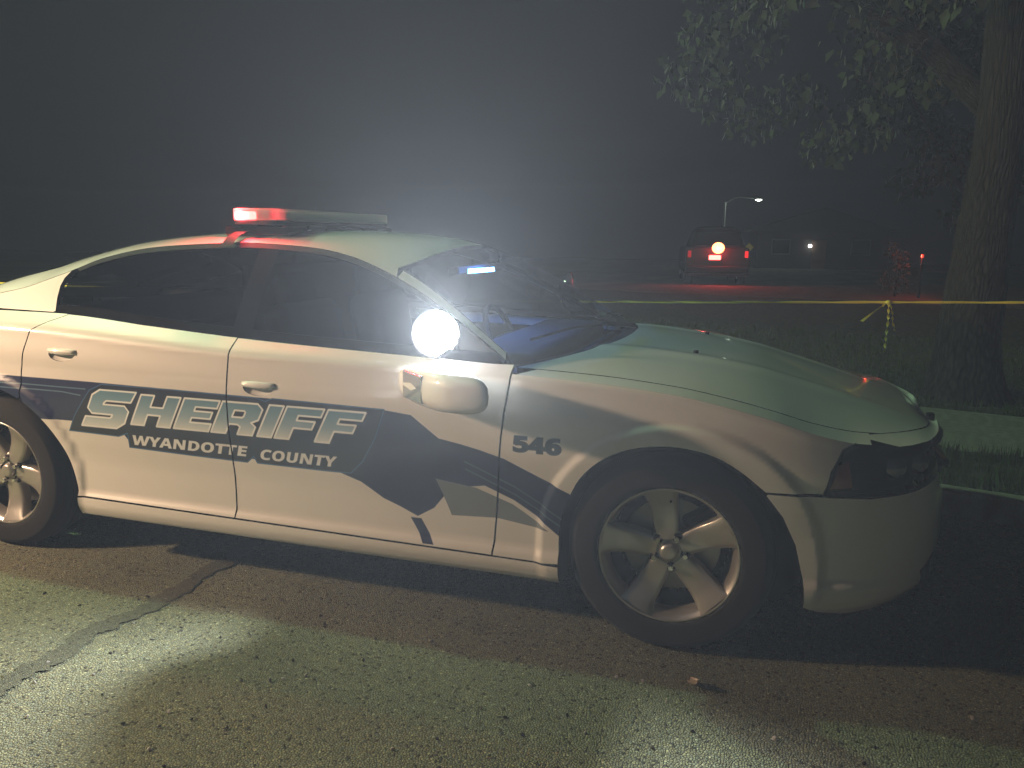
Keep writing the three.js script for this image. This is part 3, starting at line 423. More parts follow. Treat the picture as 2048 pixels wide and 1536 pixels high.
  const cpil = panel([...dloBack.map(([x, y]) => [x - 0.004, y]), ...range(-2.76, -3.64, 14).map((x) => [x, yBelt(x) + 0.001]), ...topEdge(-3.64, -2.76, 24, 0.002)], side3(0), { du: 0.03, dv: 0.02, lip: 0.02 });
  both('c_pillar', cpil, M.paint);
  // wing mirrors
  const shellM = grid(20, 14, (u, v) => { const a = u * Math.PI * 2, b = (v - 0.5) * Math.PI, c = Math.cos(b), e = (t) => Math.sign(t) * Math.abs(t) ** 0.7; const z = 1.075 + 0.118 * e(Math.sin(b)); return V(-0.868 + 1.2 * (z - 1.0) + 0.118 * e(Math.cos(a)) * Math.abs(c) ** 0.6, 0.935 + 0.074 * e(Math.sin(a)) * Math.abs(c) ** 0.6, z); });
  const stalk = box(-0.86, 0.935, 0.955, 0.20, 0.085, 0.12, 0.03), glassM = box(-0.885, 0.935, 1.075, 0.012, 0.10, 0.15, 0.005, 0, 0.87);
  for (const f of [(g) => g, mirror]) { const m = mesh('wing_mirror', f(shellM), M.paint, car); mesh('mirror_arm', f(prep(stalk)), M.black, m); mesh('mirror_glass', f(prep(glassM)), M.chrome, m); }
}
{ // wheels: tyre, rim, five broad spokes, cap and nuts, brake disc and caliper
  const prof = (pts) => pts.map(([r, y]) => new THREE.Vector2(r, y));
  const lathe = (pts, seg = 64) => { const g = new THREE.LatheGeometry(prof(pts), seg); g.rotateX(Math.PI / 2); return g; }; // axis along z, outside towards +z
  const tyre = lathe([[0.236, -0.11], [0.262, -0.118], [0.318, -0.112], [0.349, -0.095], [0.360, -0.07], [0.3625, -0.03], [0.3625, 0.03], [0.360, 0.07], [0.349, 0.095], [0.333, 0.107], [0.331, 0.1115], [0.325, 0.1125], [0.30, 0.117], [0.268, 0.1185], [0.262, 0.115], [0.252, 0.116], [0.246, 0.108], [0.2405, 0.094], [0.236, 0.08]], 72);
  const grooves = []; for (const z of [-0.045, 0, 0.045]) { const g = new THREE.TorusGeometry(0.3615, 0.004, 6, 64); g.translate(0, 0, z); grooves.push(g); }
  const rim = lathe([[0.205, -0.10], [0.214, 0.02], [0.217, 0.050], [0.222, 0.070], [0.229, 0.085], [0.236, 0.094], [0.2425, 0.098], [0.2455, 0.103], [0.2455, 0.108], [0.242, 0.111], [0.237, 0.108]], 72);
  const barrel = lathe([[0.228, 0.06], [0.213, 0.03], [0.206, -0.09], [0.10, -0.10]], 48), disc = lathe([[0.07, -0.012], [0.172, -0.012], [0.174, -0.018], [0.172, -0.026], [0.07, -0.026]], 48);
  const half = curve([[0.04, 0.032], [0.075, 0.041], [0.12, 0.0455], [0.17, 0.050], [0.21, 0.057], [0.232, 0.067]]), face = curve([[0.04, 0.062], [0.075, 0.058], [0.12, 0.060], [0.17, 0.072], [0.21, 0.090], [0.234, 0.1005]]);
  const spoke = (() => { // a broad spoke with a rounded crown, turned-down flanks
    const prof2 = [[-1, -0.045], [-1, -0.010], [-0.93, -0.002], [-0.6, 0.001], [0, 0.0025], [0.6, 0.001], [0.93, -0.002], [1, -0.010], [1, -0.045]];
    return grid(prof2.length - 1, 14, (u, v) => { const r = 0.045 + v * 0.189, [a, b] = prof2[Math.round(u * (prof2.length - 1))]; return V(a * half(r), r, face(r) + b); }, true);
  })();
  const hub = lathe([[0.0005, 0.060], [0.05, 0.058], [0.078, 0.052], [0.084, 0.040], [0.084, 0.0]], 40), cap = lathe([[0.0005, 0.083], [0.020, 0.0825], [0.029, 0.078], [0.033, 0.068], [0.034, 0.055]], 24);
  const nut = (() => { const g = new THREE.CylinderGeometry(0.0095, 0.011, 0.03, 6); g.rotateX(Math.PI / 2); g.translate(0, 0.0575, 0.066); return g; })();
  const pocket = (() => { const g = new THREE.CylinderGeometry(0.017, 0.017, 0.004, 16); g.rotateX(Math.PI / 2); g.translate(0, 0.0575, 0.0578); return g; })();
  const caliper = box(0.11, 0.10, -0.02, 0.13, 0.10, 0.06, 0.02, 0, 0, 0.6), valve = cyl([0.0, 0.205, 0.06], [0, 0.19, 0.085], 0.004);
  const build = (x, sgn, turn, spin) => {
    const w = new THREE.Group(); w.name = 'wheel'; w.position.set(x, 0.362, sgn * 0.81); w.rotation.set(0, sgn < 0 ? Math.PI + turn : turn, 0); car.add(w);
    mesh('tyre', merge([tyre, ...grooves]), M.rubber, w); mesh('rim', rim, M.alloy, w); mesh('barrel', barrel, M.black, w); mesh('brake_disc', disc, M.steel, w); mesh('brake_caliper', caliper, M.black, w); mesh('hub', hub, M.steel, w); mesh('centre_cap', cap, M.alloy, w); mesh('valve', valve, M.black, w);
    for (let i = 0; i < 5; i++) { const a = spin + i * Math.PI * 2 / 5; mesh('spoke', spoke, M.alloy, w, [0, 0, 0], [0, 0, a]); mesh('nut_pocket', pocket, M.black, w, [0, 0, 0], [0, 0, a + Math.PI / 5]); mesh('lug_nut', nut, M.chrome, w, [0, 0, 0], [0, 0, a + Math.PI / 5]); }
  };
  build(0, 1, 0.02, 0.16); build(0, -1, 0.02, 0.5); build(-3.052, 1, 0, 0.75); build(-3.052, -1, 0, 0.2);
}
{ // roof light bar on two feet, hooked over the roof edge by straps; only the near end flashes red
  const bar = new THREE.Group(); bar.name = 'light_bar'; car.add(bar);
  const x0 = -1.995, x1 = -1.768, xm = (x0 + x1) / 2, wx = x1 - x0, yb = 1.506, yt = 1.570, L = 0.555;
  const capsule = (w, d, r) => { const s = new THREE.Shape(), a = w / 2, b = d / 2; s.moveTo(-a + r, -b); s.lineTo(a - r * 0.5, -b); s.quadraticCurveTo(a, -b, a, -b + r * 0.5); s.lineTo(a, b - r * 0.5); s.quadraticCurveTo(a, b, a - r * 0.5, b); s.lineTo(-a + r, b); s.quadraticCurveTo(-a, b, -a, b - r); s.lineTo(-a, -b + r); s.quadraticCurveTo(-a, -b, -a + r, -b); return s; };
  const solid = (w, d, r, h, y, bev) => { const g = new THREE.ExtrudeGeometry(capsule(w, d, r), { depth: h, bevelEnabled: true, bevelSize: bev, bevelThickness: bev, bevelSegments: 3, curveSegments: 8 }); g.rotateX(-Math.PI / 2); g.translate(xm, y, 0); return g; };
  mesh('base_tray', solid(wx - 0.01, 2 * L - 0.02, 0.05, 0.012, yb - 0.006, 0.003), M.black, bar);
  mesh('lens_dome', solid(wx - 0.012, 2 * L - 0.012, 0.05, yt - yb - 0.026, yb + 0.016, 0.006), phy({ color: lin(0.80, 0.82, 0.84), roughness: 0.28, transmission: 0.8, ior: 1.49 }), bar);
  for (let k = -5; k <= 5; k++) for (const dx of [-0.062, 0.062]) mesh('lamp_module', box(xm + dx, yb + 0.032, k * 0.088, 0.055, 0.030, 0.074, 0.006), Math.abs(k) % 2 ? M.gloss : M.reflector, bar);
  for (const z of [-0.26, 0.26]) mesh('divider', box(xm, yb + 0.030, z, wx - 0.05, 0.034, 0.006, 0.002), M.black, bar);
  const lit = mesh('red_flasher', box(xm - 0.060, yb + 0.031, L - 0.045, 0.082, 0.036, 0.052, 0.008), glow(lin(1, 0.10, 0.085), 11), bar); lit.userData.label = 'lit red end lamp of the light bar';
  const pl = new THREE.PointLight(lin(1, 0.03, 0.035), 3.2); pl.name = 'red_flasher_light'; pl.position.set(xm - 0.06, yb + 0.031, L - 0.012); pl.shadow.radius = 1; pl.castShadow = true; bar.add(pl);
  for (const s of [1, -1]) {
    mesh('mounting_foot', box(xm - 0.01, 1.470, s * 0.43, wx + 0.10, 0.045, 0.17, 0.012), M.gloss, bar);
    mesh('foot_rail', box(xm, 1.487, s * 0.30, 0.10, 0.022, 0.30, 0.008), M.black, bar);
    const pts = [[0.50, 1.470], [0.55, 1.461], [0.595, 1.445], [0.63, 1.418], [0.645, 1.395]];
    mesh('hook_strap', grid(6, pts.length - 1, (u, v) => { const p = pts[Math.round(v * (pts.length - 1))]; return V(-1.945 - 0.028 + u * 0.056, p[1] + 0.003, s * (p[0] + 0.004)); }, s > 0), M.black, bar);
  }
}
// A-pillar spotlights: the near one is lit and turned on the camera
const lampAt = V(-0.882, 1.098, 0.872);
function spotlight(at, aim, foot, lit) {
  const g = new THREE.Group(); g.name = 'spotlight'; g.position.copy(at); g.quaternion.setFromUnitVectors(V(0, 0, 1), aim.clone().normalize()); car.add(g);
  const head = new THREE.LatheGeometry([[0.0005, -0.075], [0.040, -0.070], [0.067, -0.054], [0.083, -0.030], [0.090, -0.008], [0.091, 0.0], [0.087, 0.002], [0.0865, -0.006]].map(([r, y]) => new THREE.Vector2(r, y)), 32); head.rotateX(Math.PI / 2);
  mesh('lamp_housing', head, M.gloss, g);
  const lens = new THREE.SphereGeometry(0.22, 28, 8, 0, Math.PI * 2, 0, 0.392); lens.rotateX(Math.PI / 2); lens.translate(0, 0, -0.212);
  const l = mesh('lamp_lens', lens, lit ? glow(lin(0.98, 1, 1), 40) : M.reflector, g);
  if (lit) l.userData.label = 'glaring white lamp face';
  const f = g.worldToLocal(foot.clone()); void f; g.updateMatrixWorld(true);
  const fl = g.worldToLocal(foot.clone());
  mesh('lamp_arm', cyl([0, -0.03, -0.06], fl.toArray(), 0.011), M.gloss, g);
  return g;
}
{
  const eye = V(0.255, 1.47, 3.543), aim = eye.sub(lampAt);
  spotlight(lampAt, aim, V(-0.80, 1.075, 0.83), true); spotlight(V(-0.775, 1.165, -0.86), V(1, 0.05, -0.15), V(-0.74, 1.09, -0.80), false);
  const d = aim.clone().normalize(), at = lampAt.clone().addScaledVector(d, 0.014);
  // the bare bulb's spill, and the reflector's beam: a hot core towards the camera inside a wider cone tilted a little higher
  const spill = new THREE.SpotLight(lin(0.97, 1, 1), 34, 0, 1.52, 0.4, 2); spill.name = 'spotlight_spill'; spill.position.copy(at); spill.target.position.set(-1.1, 1.2, 3.4); spill.shadow.radius = 0.9; spill.castShadow = true; scene.add(spill, spill.target);
  const beam = new THREE.SpotLight(lin(0.97, 1, 1), 1000, 0, 0.30, 0.9, 2); beam.name = 'spotlight_beam'; beam.position.copy(at); beam.target.position.copy(at).add(d).add(V(0.02, 0.24, 0)); beam.shadow.radius = 3; beam.castShadow = true; scene.add(beam, beam.target);
  const core = new THREE.SpotLight(lin(0.97, 1, 1), 3400, 0, 0.20, 0.8, 2); core.name = 'spotlight_core'; core.position.copy(at); core.target.position.copy(at).add(d); core.shadow.radius = 3; core.castShadow = true; scene.add(core, core.target);
}
{ // cabin: dash, wheel, seats, partition, visor lights behind the windscreen
  mesh('dashboard', merge([box(-0.72, 0.93, 0, 0.36, 0.16, 1.42, 0.06), box(-0.86, 0.85, 0, 0.16, 0.22, 1.40, 0.05)]), M.cloth, car);
  const sw = new THREE.TorusGeometry(0.185, 0.016, 10, 36); sw.rotateY(Math.PI / 2); sw.rotateZ(0.42); sw.translate(-1.03, 0.92, -0.38); mesh('steering_wheel', merge([sw, cyl([-0.86, 0.84, -0.38], [-1.03, 0.92, -0.38], 0.03), box(-1.03, 0.92, -0.38, 0.03, 0.05, 0.34, 0.01)]), M.black, car);
  for (const z of [-0.38, 0.38]) { const s = mesh('front_seat', merge([box(-1.38, 0.56, z, 0.52, 0.16, 0.50, 0.06), box(-1.70, 0.86, z, 0.15, 0.60, 0.48, 0.06, 0, 0, 0.22)]), M.cloth, car); mesh('headrest', box(-1.79, 1.20, z, 0.09, 0.17, 0.26, 0.04, 0, 0, 0.15), M.cloth, s); }
  mesh('rear_bench', merge([box(-2.42, 0.56, 0, 0.50, 0.2, 1.3, 0.06), box(-2.74, 0.86, 0, 0.16, 0.56, 1.3, 0.06, 0, 0, 0.3)]), M.cloth, car);
  mesh('partition', box(-1.93, 0.95, 0, 0.03, 0.74, 1.12, 0.01), M.black, car);
  mesh('cabin_floor', merge([box(-1.6, 0.50, 0, 2.4, 0.03, 1.4, 0.01), box(-0.50, 0.72, 0, 0.04, 0.46, 1.5, 0.01), box(-2.95, 0.98, 0, 0.55, 0.03, 1.25, 0.01)]), M.cloth, car);
  const v = mesh('visor_light', box(-1.02, 1.305, 0.02, 0.05, 0.035, 0.66, 0.008, 0, 0, 0.2), M.black, car);
  for (let k = 0; k < 5; k++) mesh('blue_module', box(-0.992, 1.300 - k * 0.001, 0.21 - k * 0.072, 0.012, 0.020, 0.056, 0.003, 0, 0, 0.2), glow(lin(0.16, 0.5, 1), 22), v);
  const b = new THREE.PointLight(lin(0.08, 0.25, 1), 1.2); b.name = 'visor_light_glow'; b.position.set(-0.96, 1.285, 0.06); b.castShadow = true; car.add(b);
}

// ---------------------------------------------------------------- barrier tape behind the car
const tapeZ = (x) => -1.50 - 0.0 * x;
{
  const yT = curve([[-9.2, 1.10], [-5.85, 1.040], [-3.6, 1.026], [-1.42, 1.027], [-0.74, 1.040], [0.96, 1.090], [1.65, 1.110], [4.6, 1.19]]);
  const t = thing('barrier_tape', 'twisted yellow plastic barrier tape stretched behind the patrol car', 'barrier tape');
  const ribbon = (n, pos, w, twist, ph = 0) => grid(n, 1, (u, v) => { const p = pos(u), a = ph + twist * u + 0.5 * n2(u * 40, ph), k = (v - 0.5) * w(u); return p.add(V(0, Math.cos(a) * k, Math.sin(a) * k)); });
  mesh('tape_line', merge([ribbon(900, (u) => V(-9.2 + u * 13.8, yT(-9.2 + u * 13.8) + 0.001 * n2(u * 60, 2), -1.5), (u) => 0.014 + 0.002 * n2(u * 90, 5), 60), ribbon(900, (u) => V(-9.2 + u * 13.8, yT(-9.2 + u * 13.8) + 0.001 * n2(u * 60, 2), -1.5), (u) => 0.014, 60, 1.5)]), M.tape, t);
  const tail = (pts, w, ph, tw) => { const c = new THREE.CatmullRomCurve3(pts.map((p) => V(...p))); return merge([ribbon(40, (u) => c.getPoint(u).add(V(0.004 * n2(u * 9, ph), 0, 0.006 * n2(u * 7, ph + 3))), (u) => w * (0.8 + 0.4 * n2(u * 8, ph)), tw, ph), grid(40, 1, (u, v) => { const p = c.getPoint(u), a = ph + 1 + tw * u; return p.add(V((v - 0.5) * w * Math.cos(a), 0, (v - 0.5) * w * Math.sin(a))); })]); };
  mesh('tape_tail', tail([[0.962, 1.089, -1.495], [0.915, 1.052, -1.49], [0.862, 1.005, -1.486], [0.832, 0.976, -1.485]], 0.022, 0.4, 2), M.tape, t);
  mesh('tape_tail', tail([[0.968, 1.086, -1.49], [0.972, 1.0, -1.482], [0.970, 0.90, -1.485], [0.968, 0.806, -1.48]], 0.016, 1.8, 22), M.tape, t);
  mesh('tape_tail', tail([[0.975, 1.086, -1.495], [0.992, 1.03, -1.49], [0.998, 0.98, -1.488], [1.014, 0.925, -1.486]], 0.013, 0.9, 14), M.tape, t);
  const k = new THREE.IcosahedronGeometry(0.015, 2); k.scale(1.1, 0.9, 0.8); k.translate(0.966, 1.089, -1.493); mesh('knot', k, M.tape, t);
  for (const [x, y] of [[-9.2, 1.10], [4.6, 1.19]]) {
    const p = thing('stake', x < 0 ? 'wooden stake that holds the left end of the tape' : 'wooden stake that holds the right end of the tape', 'stake', [x, 0, -1.5]);
    mesh('post', box(0, 0.62, -0.03, 0.045, 1.36, 0.045, 0.006), std(lin(0.22, 0.16, 0.10), 0.9), p); mesh('point', cyl([0, 1.30, -0.03], [0, 1.36, -0.03], 0.02, 0.004, 4), std(lin(0.22, 0.16, 0.10), 0.9), p);
  }
}

// ---------------------------------------------------------------- trees
function leafCloud(clumps, perClump, size, ell) { // clumps: [x, y, z, radius]
  const pos = [], nor = [], uv = [], col = [], q = new THREE.Quaternion(), e = new THREE.Euler(), a = V(), n = V();
  const shape = [[0, 0, 0], [0.32, 0.35, 0.05], [0, 1, -0.06], [-0.32, 0.35, 0.05]];
  for (const [cx, cy, cz, r] of clumps) {
    const tone = rr(0.75, 1.2);
    for (let i = 0; i < perClump; i++) {
      let x, y, z; do { x = rr(-1, 1); y = rr(-1, 1); z = rr(-1, 1); } while (x * x + y * y + z * z > 1);
      const k = size * rr(0.6, 1.35); e.set(rr(-1.2, 1.2) + Math.PI * (rnd() < 0.5 ? 1 : 0.75), rr(0, 6.28), rr(-1.1, 1.1)); q.setFromEuler(e); n.set(0, 0, 1).applyQuaternion(q);
      const w = shape.map((s) => a.set(s[0] * k, s[1] * k, s[2] * k).applyQuaternion(q).clone().add(V(cx + x * r, cy + y * r * ell, cz + z * r)));
      const t = tone * rr(0.7, 1.3);
      for (const f of [0, 1, 2, 0, 2, 3]) { pos.push(w[f].x, w[f].y, w[f].z); nor.push(n.x, n.y, n.z); uv.push(shape[f][0], shape[f][1]); col.push(t, t * rr(0.95, 1.05), t); }
    }
  }
  const g = new THREE.BufferGeometry(); g.setAttribute('position', new THREE.Float32BufferAttribute(pos, 3)); g.setAttribute('normal', new THREE.Float32BufferAttribute(nor, 3)); g.setAttribute('uv', new THREE.Float32BufferAttribute(uv, 2)); g.setAttribute('color', new THREE.Float32BufferAttribute(col, 3)); return g;
}
const leafMat = phy({ color: lin(0.030, 0.052, 0.018), roughness: 0.8, transmission: 0.3, side: THREE.DoubleSide, vertexColors: true });
function limb(pts, r0, r1, seg = 14) {
  const c = new THREE.CatmullRomCurve3(pts.map((p) => V(...p))), fr = c.computeFrenetFrames(30, false), P = c.getPoints(30);
  const g = grid(seg, 30, (u, v) => { const i = Math.round(v * 30), a = u * Math.PI * 2, r = r0 + (r1 - r0) * v, b = r * (1 + 0.08 * n2(Math.cos(a) * 2 + v * 3, Math.sin(a) * 2 + r0 * 7)) * (1 + 0.5 * Math.exp(-v * 14) * (r0 > 0.15 ? 1 : 0)); return P[i].clone().addScaledVector(fr.normals[i], Math.cos(a) * b).addScaledVector(fr.binormals[i], Math.sin(a) * b); }, true);
  const uv = g.attributes.uv, len = c.getLength(); for (let i = 0; i < uv.count; i++) uv.setXY(i, uv.getX(i), uv.getY(i) * len / (r0 * 7)); return g;
}
function tree(name, label, at, trunkPts, r0, limbs, clumps, per, size, ell = 0.75, group = 'trees around the street') {
  const t = thing(name, label, 'tree', at, 0, group);
  const tr = mesh('trunk', limb(trunkPts, r0, r0 * 0.55, 28), M.bark, t);
  for (const [p, a, b] of limbs) mesh('branch', limb(p, a, b, 10), M.bark, tr);
  mesh('crown', leafCloud(clumps, per, size, ell), leafMat, t); return t;
}
{ // the big tree at the right, its crown reaching over the car
  const clumps = [];
  for (let i = 0; i < 150; i++) { let x, y, z; do { x = rr(-1, 1); y = rr(-1, 1); z = rr(-1, 1); } while (x * x + y * y + z * z > 1 || x * x + y * y + z * z < 0.12); clumps.push([x * 3.3 + 0.2, 5.2 + y * 2.5, -0.9 + z * 2.6, rr(0.28, 0.55)]); }
  for (const [x, y, z] of [[-2.55, 3.1, -1.2], [-2.45, 3.5, -1.4], [-2.2, 2.85, -1.3], [-2.35, 4.0, -1.3], [-1.9, 2.6, -1.2], [-1.5, 2.75, -1.0], [-2.6, 4.5, -1.2], [-1.2, 2.35, -1.2], [-0.8, 2.5, -1.0], [-2.0, 3.3, -0.9]]) clumps.push([x, y, z, rr(0.3, 0.42)]);
  tree('shade_tree', 'big tree with thick brown trunk right of the hood, its leaves hanging overhead', [1.98, 0.05, -3.95], [[0, 0, 0], [-0.03, 0.6, 0], [0.0, 1.3, 0], [0.05, 2.2, -0.05], [0.02, 3.4, -0.15]], 0.27,
    [[[[0.03, 2.4, -0.1], [-0.8, 3.3, -0.5], [-2.0, 4.0, -1.1], [-2.6, 4.2, -1.3]], 0.11, 0.03], [[[0.03, 2.9, -0.1], [0.9, 4.0, -0.4], [1.9, 5.0, -0.6]], 0.12, 0.04], [[[0.02, 3.3, -0.15], [-0.2, 4.5, -0.6], [-0.6, 6.0, -1.0]], 0.13, 0.04], [[[0.0, 2.6, -0.1], [-0.5, 3.1, -1.0], [-0.9, 3.6, -2.0]], 0.08, 0.03]], clumps, 110, 0.115);
}
for (const [x, z, h, label] of [[6.5, -26, 9, 'dark tree far down the street at the right']]) {
  const c = []; for (let i = 0; i < 70; i++) { let a, b, d; do { a = rr(-1, 1); b = rr(-1, 1); d = rr(-1, 1); } while (a * a + b * b + d * d > 1); c.push([a * h * 0.40, h * 0.62 + b * h * 0.36, d * h * 0.36, rr(0.6, 1.1)]); }
  tree('street_tree', label, [x, fall(z), z], [[0, 0, 0], [0.05, h * 0.15, 0], [0, h * 0.35, 0.05], [-0.1, h * 0.55, 0]], 0.26, [[[[0, h * 0.3, 0], [h * 0.12, h * 0.45, 0], [h * 0.25, h * 0.6, 0.1]], 0.1, 0.03], [[[0, h * 0.33, 0], [-h * 0.12, h * 0.5, 0.1], [-h * 0.22, h * 0.68, 0]], 0.1, 0.03]], c, 60, 0.30);
}

// ---------------------------------------------------------------- far down the street
{ // a dark emergency vehicle seen from behind with its red lights on
  const t = thing('emergency_vehicle', 'dark utility vehicle down the street with bright red rear flasher and tail lights', 'vehicle', [-1.11, fall(-22), -22.0], 0.14);
  const sec = (z, w, y0, y1, r) => { const s = new THREE.Shape(); s.moveTo(-w + r, y0); s.lineTo(w - r, y0); s.quadraticCurveTo(w, y0, w, y0 + r); s.lineTo(w * 0.98, y1 - r); s.quadraticCurveTo(w * 0.97, y1, w * 0.97 - r, y1); s.lineTo(-w * 0.97 + r, y1); s.quadraticCurveTo(-w * 0.97, y1, -w * 0.98, y1 - r); s.lineTo(-w, y0 + r); s.quadraticCurveTo(-w, y0, -w + r, y0); return s; };
  const dark = phy({ color: lin(0.02, 0.021, 0.024), roughness: 0.4, clearcoat: 1 });
  const bodyG = new THREE.ExtrudeGeometry(sec(0, 0.95, 0.32, 1.12, 0.12), { depth: 4.5, bevelEnabled: true, bevelSize: 0.05, bevelThickness: 0.12, bevelSegments: 4 }); bodyG.translate(0, 0, -4.5);
  mesh('body', bodyG, dark, t);
  const cab = grid(20, 16, (u, v) => { const zz = [0.02, -0.35, -2.4, -3.2][Math.min(3, Math.floor(v * 3.999))], a = u * Math.PI, k = v; const prof = curve([[0, 1.12], [0.08, 1.5], [0.16, 1.76], [0.3, 1.80], [0.7, 1.78], [0.85, 1.5], [1, 1.12]])(k); void zz; const hw = 0.86 - 0.12 * (prof - 1.12) / 0.68; const c = Math.cos(a), s = Math.sin(a); return V(Math.sign(c) * Math.abs(c) ** 0.35 * hw, 1.10 + (prof - 1.10) * Math.abs(s) ** 0.4, 0.05 - k * 3.3); });
  mesh('cabin', cab, dark, t);
  mesh('rear_glass', box(0, 1.42, 0.0, 1.35, 0.42, 0.03, 0.05, -0.30), M.tint, t);
  mesh('bumper', box(0, 0.48, 0.10, 1.86, 0.24, 0.14, 0.06), M.black, t);
  for (const sx of [-1, 1]) { for (const z of [-0.85, -3.75]) { const w = new THREE.CylinderGeometry(0.37, 0.37, 0.24, 28); w.rotateZ(Math.PI / 2); w.translate(sx * 0.83, 0.37, z); const o = mesh('wheel', w, M.rubber, t); const r = new THREE.CylinderGeometry(0.23, 0.23, 0.26, 20); r.rotateZ(Math.PI / 2); r.translate(sx * 0.83, 0.37, z); mesh('rim', r, M.alloy, o); }
    mesh('tail_light', box(sx * 0.86, 0.95, 0.14, 0.10, 0.20, 0.05, 0.02), glow(lin(1, 0.02, 0.02), sx > 0 ? 1.1 : 0.35), t); }
  mesh('rear_flasher', new THREE.SphereGeometry(0.17, 20, 14).scale(1.1, 1, 0.35).translate(0.0, 1.14, 0.13), glow(lin(1, 0.16, 0.05), 14), t);
  mesh('lower_flasher', box(-0.09, 0.85, 0.165, 0.36, 0.14, 0.05, 0.02), glow(lin(1, 0.10, 0.08), 9), t);
  const p = new THREE.PointLight(lin(1, 0.03, 0.035), 7); p.name = 'rear_flasher_light'; p.position.set(0, 1.12, 0.26); p.shadow.radius = 4; p.castShadow = true; t.add(p);
}
{ // two small signs on posts
  const put = (name, label, x, z, yc, geo, mat, back) => { const t = thing(name, label, 'sign', [x, fall(z), z], 0.02); mesh('post', cyl([0, 0, -0.03], [0, yc - fall(z) + 0.25, -0.03], 0.025), M.galvanised, t); mesh('sign_plate', geo, mat, t, [0, yc - fall(z), 0]); };
  put('diamond_sign', 'small yellow diamond warning sign beside the far red lights', -0.74, -55, 0.80, new RoundedBoxGeometry(0.44, 0.44, 0.012, 2, 0.006).rotateZ(Math.PI / 4), std(lin(0.75, 0.52, 0.03), 0.5, 0, { emissive: lin(0, 0, 0) }), 0);
  put('panel_sign', 'pale upright sign plate left of the yellow diamond sign', -1.24, -55.3, 0.84, new RoundedBoxGeometry(0.34, 0.46, 0.012, 2, 0.006), std(lin(0.5, 0.5, 0.5), 0.6), 0);
}
function poleLamp(name, label, x, z, hy, reach, turn, col, power, size, k, rad = 4) { // street lamp with an arm
  const y0 = fall(z), t = thing(name, label, 'street lamp', [x, y0, z], turn);
  mesh('pole', cyl([0, 0, 0], [0, hy - y0 + 0.1, 0], 0.09, 0.06), M.galvanised, t);
  const c = new THREE.CatmullRomCurve3([V(0, hy - y0, 0), V(reach * 0.35, hy - y0 + 0.35, 0), V(reach, hy - y0 + 0.30, 0)]); mesh('arm', new THREE.TubeGeometry(c, 20, 0.03, 8), M.galvanised, t);
  mesh('lamp_head', box(reach + 0.15, hy - y0 + 0.30, 0, 0.62 * size, 0.12, 0.28 * size, 0.05), M.galvanised, t);
  const b = new THREE.SphereGeometry(0.15 * size, 20, 12); b.scale(1.5, 0.42, 0.85); b.translate(reach + 0.15, hy - y0 + 0.205, 0); mesh('lamp_bowl', b, glow(col, k), t);
  const p = new THREE.PointLight(col, power); p.name = name + '_light'; p.position.set(reach + 0.15, hy - y0 + 0.10, 0); p.shadow.radius = rad; p.castShadow = true; t.add(p); return t;
}
poleLamp('street_lamp', 'distant street lamp shining white above the far red lights', -2.30, -50, 3.62, 1.9, 0, lin(0.85, 1, 0.8), 6, 0.85, 14);
{ // house with a porch lamp, far right of the red lights
  const z = -57.5, y0 = fall(z), h = thing('house', 'dark low house far down the street with one white porch light', 'house', [4.2, y0, z], 0.1);
  const wallM = std(lin(0.045, 0.04, 0.038), 0.9); mesh('wall', box(0, 1.35, -3, 9, 2.7, 6, 0.02), wallM, h);
  const rf = new THREE.Shape(); rf.moveTo(-5, 2.68); rf.lineTo(0, 4.3); rf.lineTo(5, 2.68); rf.closePath(); const rg = new THREE.ExtrudeGeometry(rf, { depth: 6.8, bevelEnabled: false }); rg.translate(0, 0, -6.4); mesh('roof', rg, std(lin(0.05, 0.05, 0.055), 0.9), h);
  mesh('door', box(-0.2, 1.02, 0.02, 0.95, 2.04, 0.06, 0.01), std(lin(0.1, 0.06, 0.04), 0.7), h); for (const x of [-2.8, 2.6]) { const w = mesh('window', box(x, 1.55, 0.02, 1.3, 1.1, 0.06, 0.01), std(lin(0.08, 0.08, 0.08), 0.6), h); mesh('pane', box(x, 1.55, 0.045, 1.14, 0.94, 0.02, 0.004), M.gloss, w); }
  mesh('porch_lamp', box(-0.82, 1.62, 0.12, 0.22, 0.2, 0.16, 0.05), glow(lin(1, 1, 0.92), 10), h);
  const p = new THREE.PointLight(lin(1, 1, 0.92), 0.3); p.name = 'porch_lamp_light'; p.position.set(-0.82, 1.62, 0.30); p.castShadow = true; h.add(p);
}
{ // bush lit by the tail lamp of a car parked beyond it
  const x = 3.53, z = -18.75, b = thing('bush', 'leafy bush glowing red left of the tree trunk', 'bush', [x, 0, z]), c = [];
  for (const [a, y, r] of [[-0.15, 1.2, 0.22], [0.05, 1.05, 0.25], [0.12, 0.82, 0.2], [-0.02, 0.55, 0.3], [0.1, 0.3, 0.35], [-0.2, 0.35, 0.3]]) c.push([a, y, rr(-0.1, 0.1), r]);
  mesh('stem', cyl([0, 0, 0], [0.02, 1.0, 0], 0.03, 0.015), M.bark, b); mesh('foliage', leafCloud(c, 60, 0.09, 0.8), leafMat, b);
  const t = thing('marker_lamp', 'small red marker lamp on a low post right of the bush', 'lamp', [4.02, 0, -18.35]);
  mesh('post', cyl([0, 0, 0], [0, 1.0, 0], 0.03, 0.025), M.black, t); mesh('lamp_glass', cyl([0, 1.0, 0], [0, 1.08, 0], 0.035, 0.03), glow(lin(1, 0.05, 0.03), 0.8), t); mesh('lamp_cap', cyl([0, 1.08, 0], [0, 1.10, 0], 0.045, 0.03), M.black, t);
  const p = new THREE.PointLight(lin(1, 0.06, 0.03), 1.6); p.name = 'marker_lamp_light'; p.position.set(-0.06, 1.04, 0.02); p.castShadow = true; t.add(p);
}

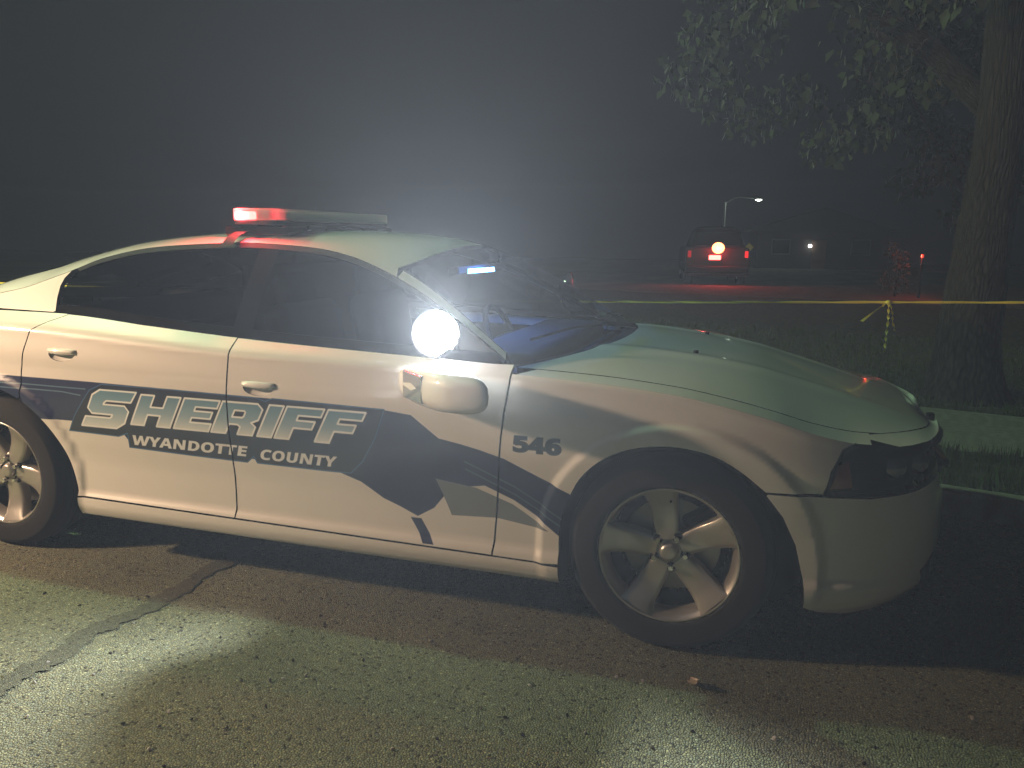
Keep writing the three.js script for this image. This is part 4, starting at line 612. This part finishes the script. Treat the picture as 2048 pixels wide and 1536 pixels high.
// ---------------------------------------------------------------- lamps out of frame that light the car
poleLamp('street_lamp', 'tall street lamp with greenish white light standing left of the patrol car', -9.3, -2.7, 5.1, 3.82, -0.714, lin(0.56, 1, 0.55), 78, 1.2, 20, 3);
{ // a work light on a tripod: three warm bars
  const at = V(-5.2, 0, 2.6), t = thing('work_light', 'tripod work light with three warm bars off to the left', 'work light', at.toArray(), Math.atan2(3.6, -4.0 + 0.2));
  t.rotation.y = Math.atan2(-2.3 - at.x, 0.95 - at.z);
  for (let i = 0; i < 3; i++) { const a = i * Math.PI * 2 / 3 + 0.4; mesh('leg', cyl([Math.cos(a) * 0.55, 0, Math.sin(a) * 0.55], [0, 1.0, 0], 0.016), M.steel, t); }
  mesh('mast', cyl([0, 0.5, 0], [0, 2.25, -0.05], 0.02), M.steel, t); mesh('housing', box(0, 2.26, -0.02, 0.46, 0.40, 0.07, 0.02), M.black, t);
  for (const [y, w, hh] of [[2.39, 0.30, 0.018], [2.31, 0.32, 0.018], [2.19, 0.38, 0.045]]) mesh('light_bar', box(0, y, 0.022, w, hh, 0.02, 0.006), glow(lin(1, 0.74, 0.42), 60), t);
  const p = new THREE.PointLight(lin(1, 0.67, 0.42), 56); p.name = 'work_light_beam'; p.position.set(0, 2.25, 0.10); p.shadow.radius = 6; p.castShadow = true; t.add(p);
}

// ---------------------------------------------------------------- small things on the road
{
  const lf = thing('dry_leaf', 'small curled pale leaf lying on the road below the front wheel', 'leaf', [0.12, 0.004, 1.12], 0.5);
  const blade = grid(10, 8, (u, v) => { const a = (u - 0.5) * 2, l = v, w = 0.020 * Math.sin(Math.PI * Math.min(1, l * 0.92 + 0.06)) ** 0.8; return V(a * w, 0.004 + 0.016 * a * a + 0.022 * l * l, (l - 0.5) * 0.055); });
  mesh('blade', blade, std(lin(0.42, 0.33, 0.24), 0.8), lf); mesh('stalk', cyl([0, 0.004, -0.027], [0.006, 0.010, -0.05], 0.0012), std(lin(0.25, 0.18, 0.1), 0.9), lf);
  const chip = new THREE.IcosahedronGeometry(0.007, 0), N = 260, im = new THREE.InstancedMesh(chip, std(lin(1, 1, 1), 0.9), N), m = new THREE.Matrix4(), q = new THREE.Quaternion(), e = new THREE.Euler();
  for (let i = 0; i < N; i++) { e.set(rr(0, 6), rr(0, 6), rr(0, 6)); q.setFromEuler(e); m.compose(V(rr(-3, 1.8), 0.004, rr(1.0, 2.8)), q, V(rr(0.5, 1.5), rr(0.3, 0.8), rr(0.5, 1.3))); im.setMatrixAt(i, m); const d = rnd() < 0.65 ? rr(0.02, 0.06) : rr(0.2, 0.45); im.setColorAt(i, lin(d, d * 0.95, d * 0.85)); }
  im.name = 'grit'; im.userData = { kind: 'stuff', label: 'loose dark and pale grit on the road surface', category: 'grit' }; im.castShadow = im.receiveShadow = true; scene.add(im);
}
//END
renderer.render(scene, camera);
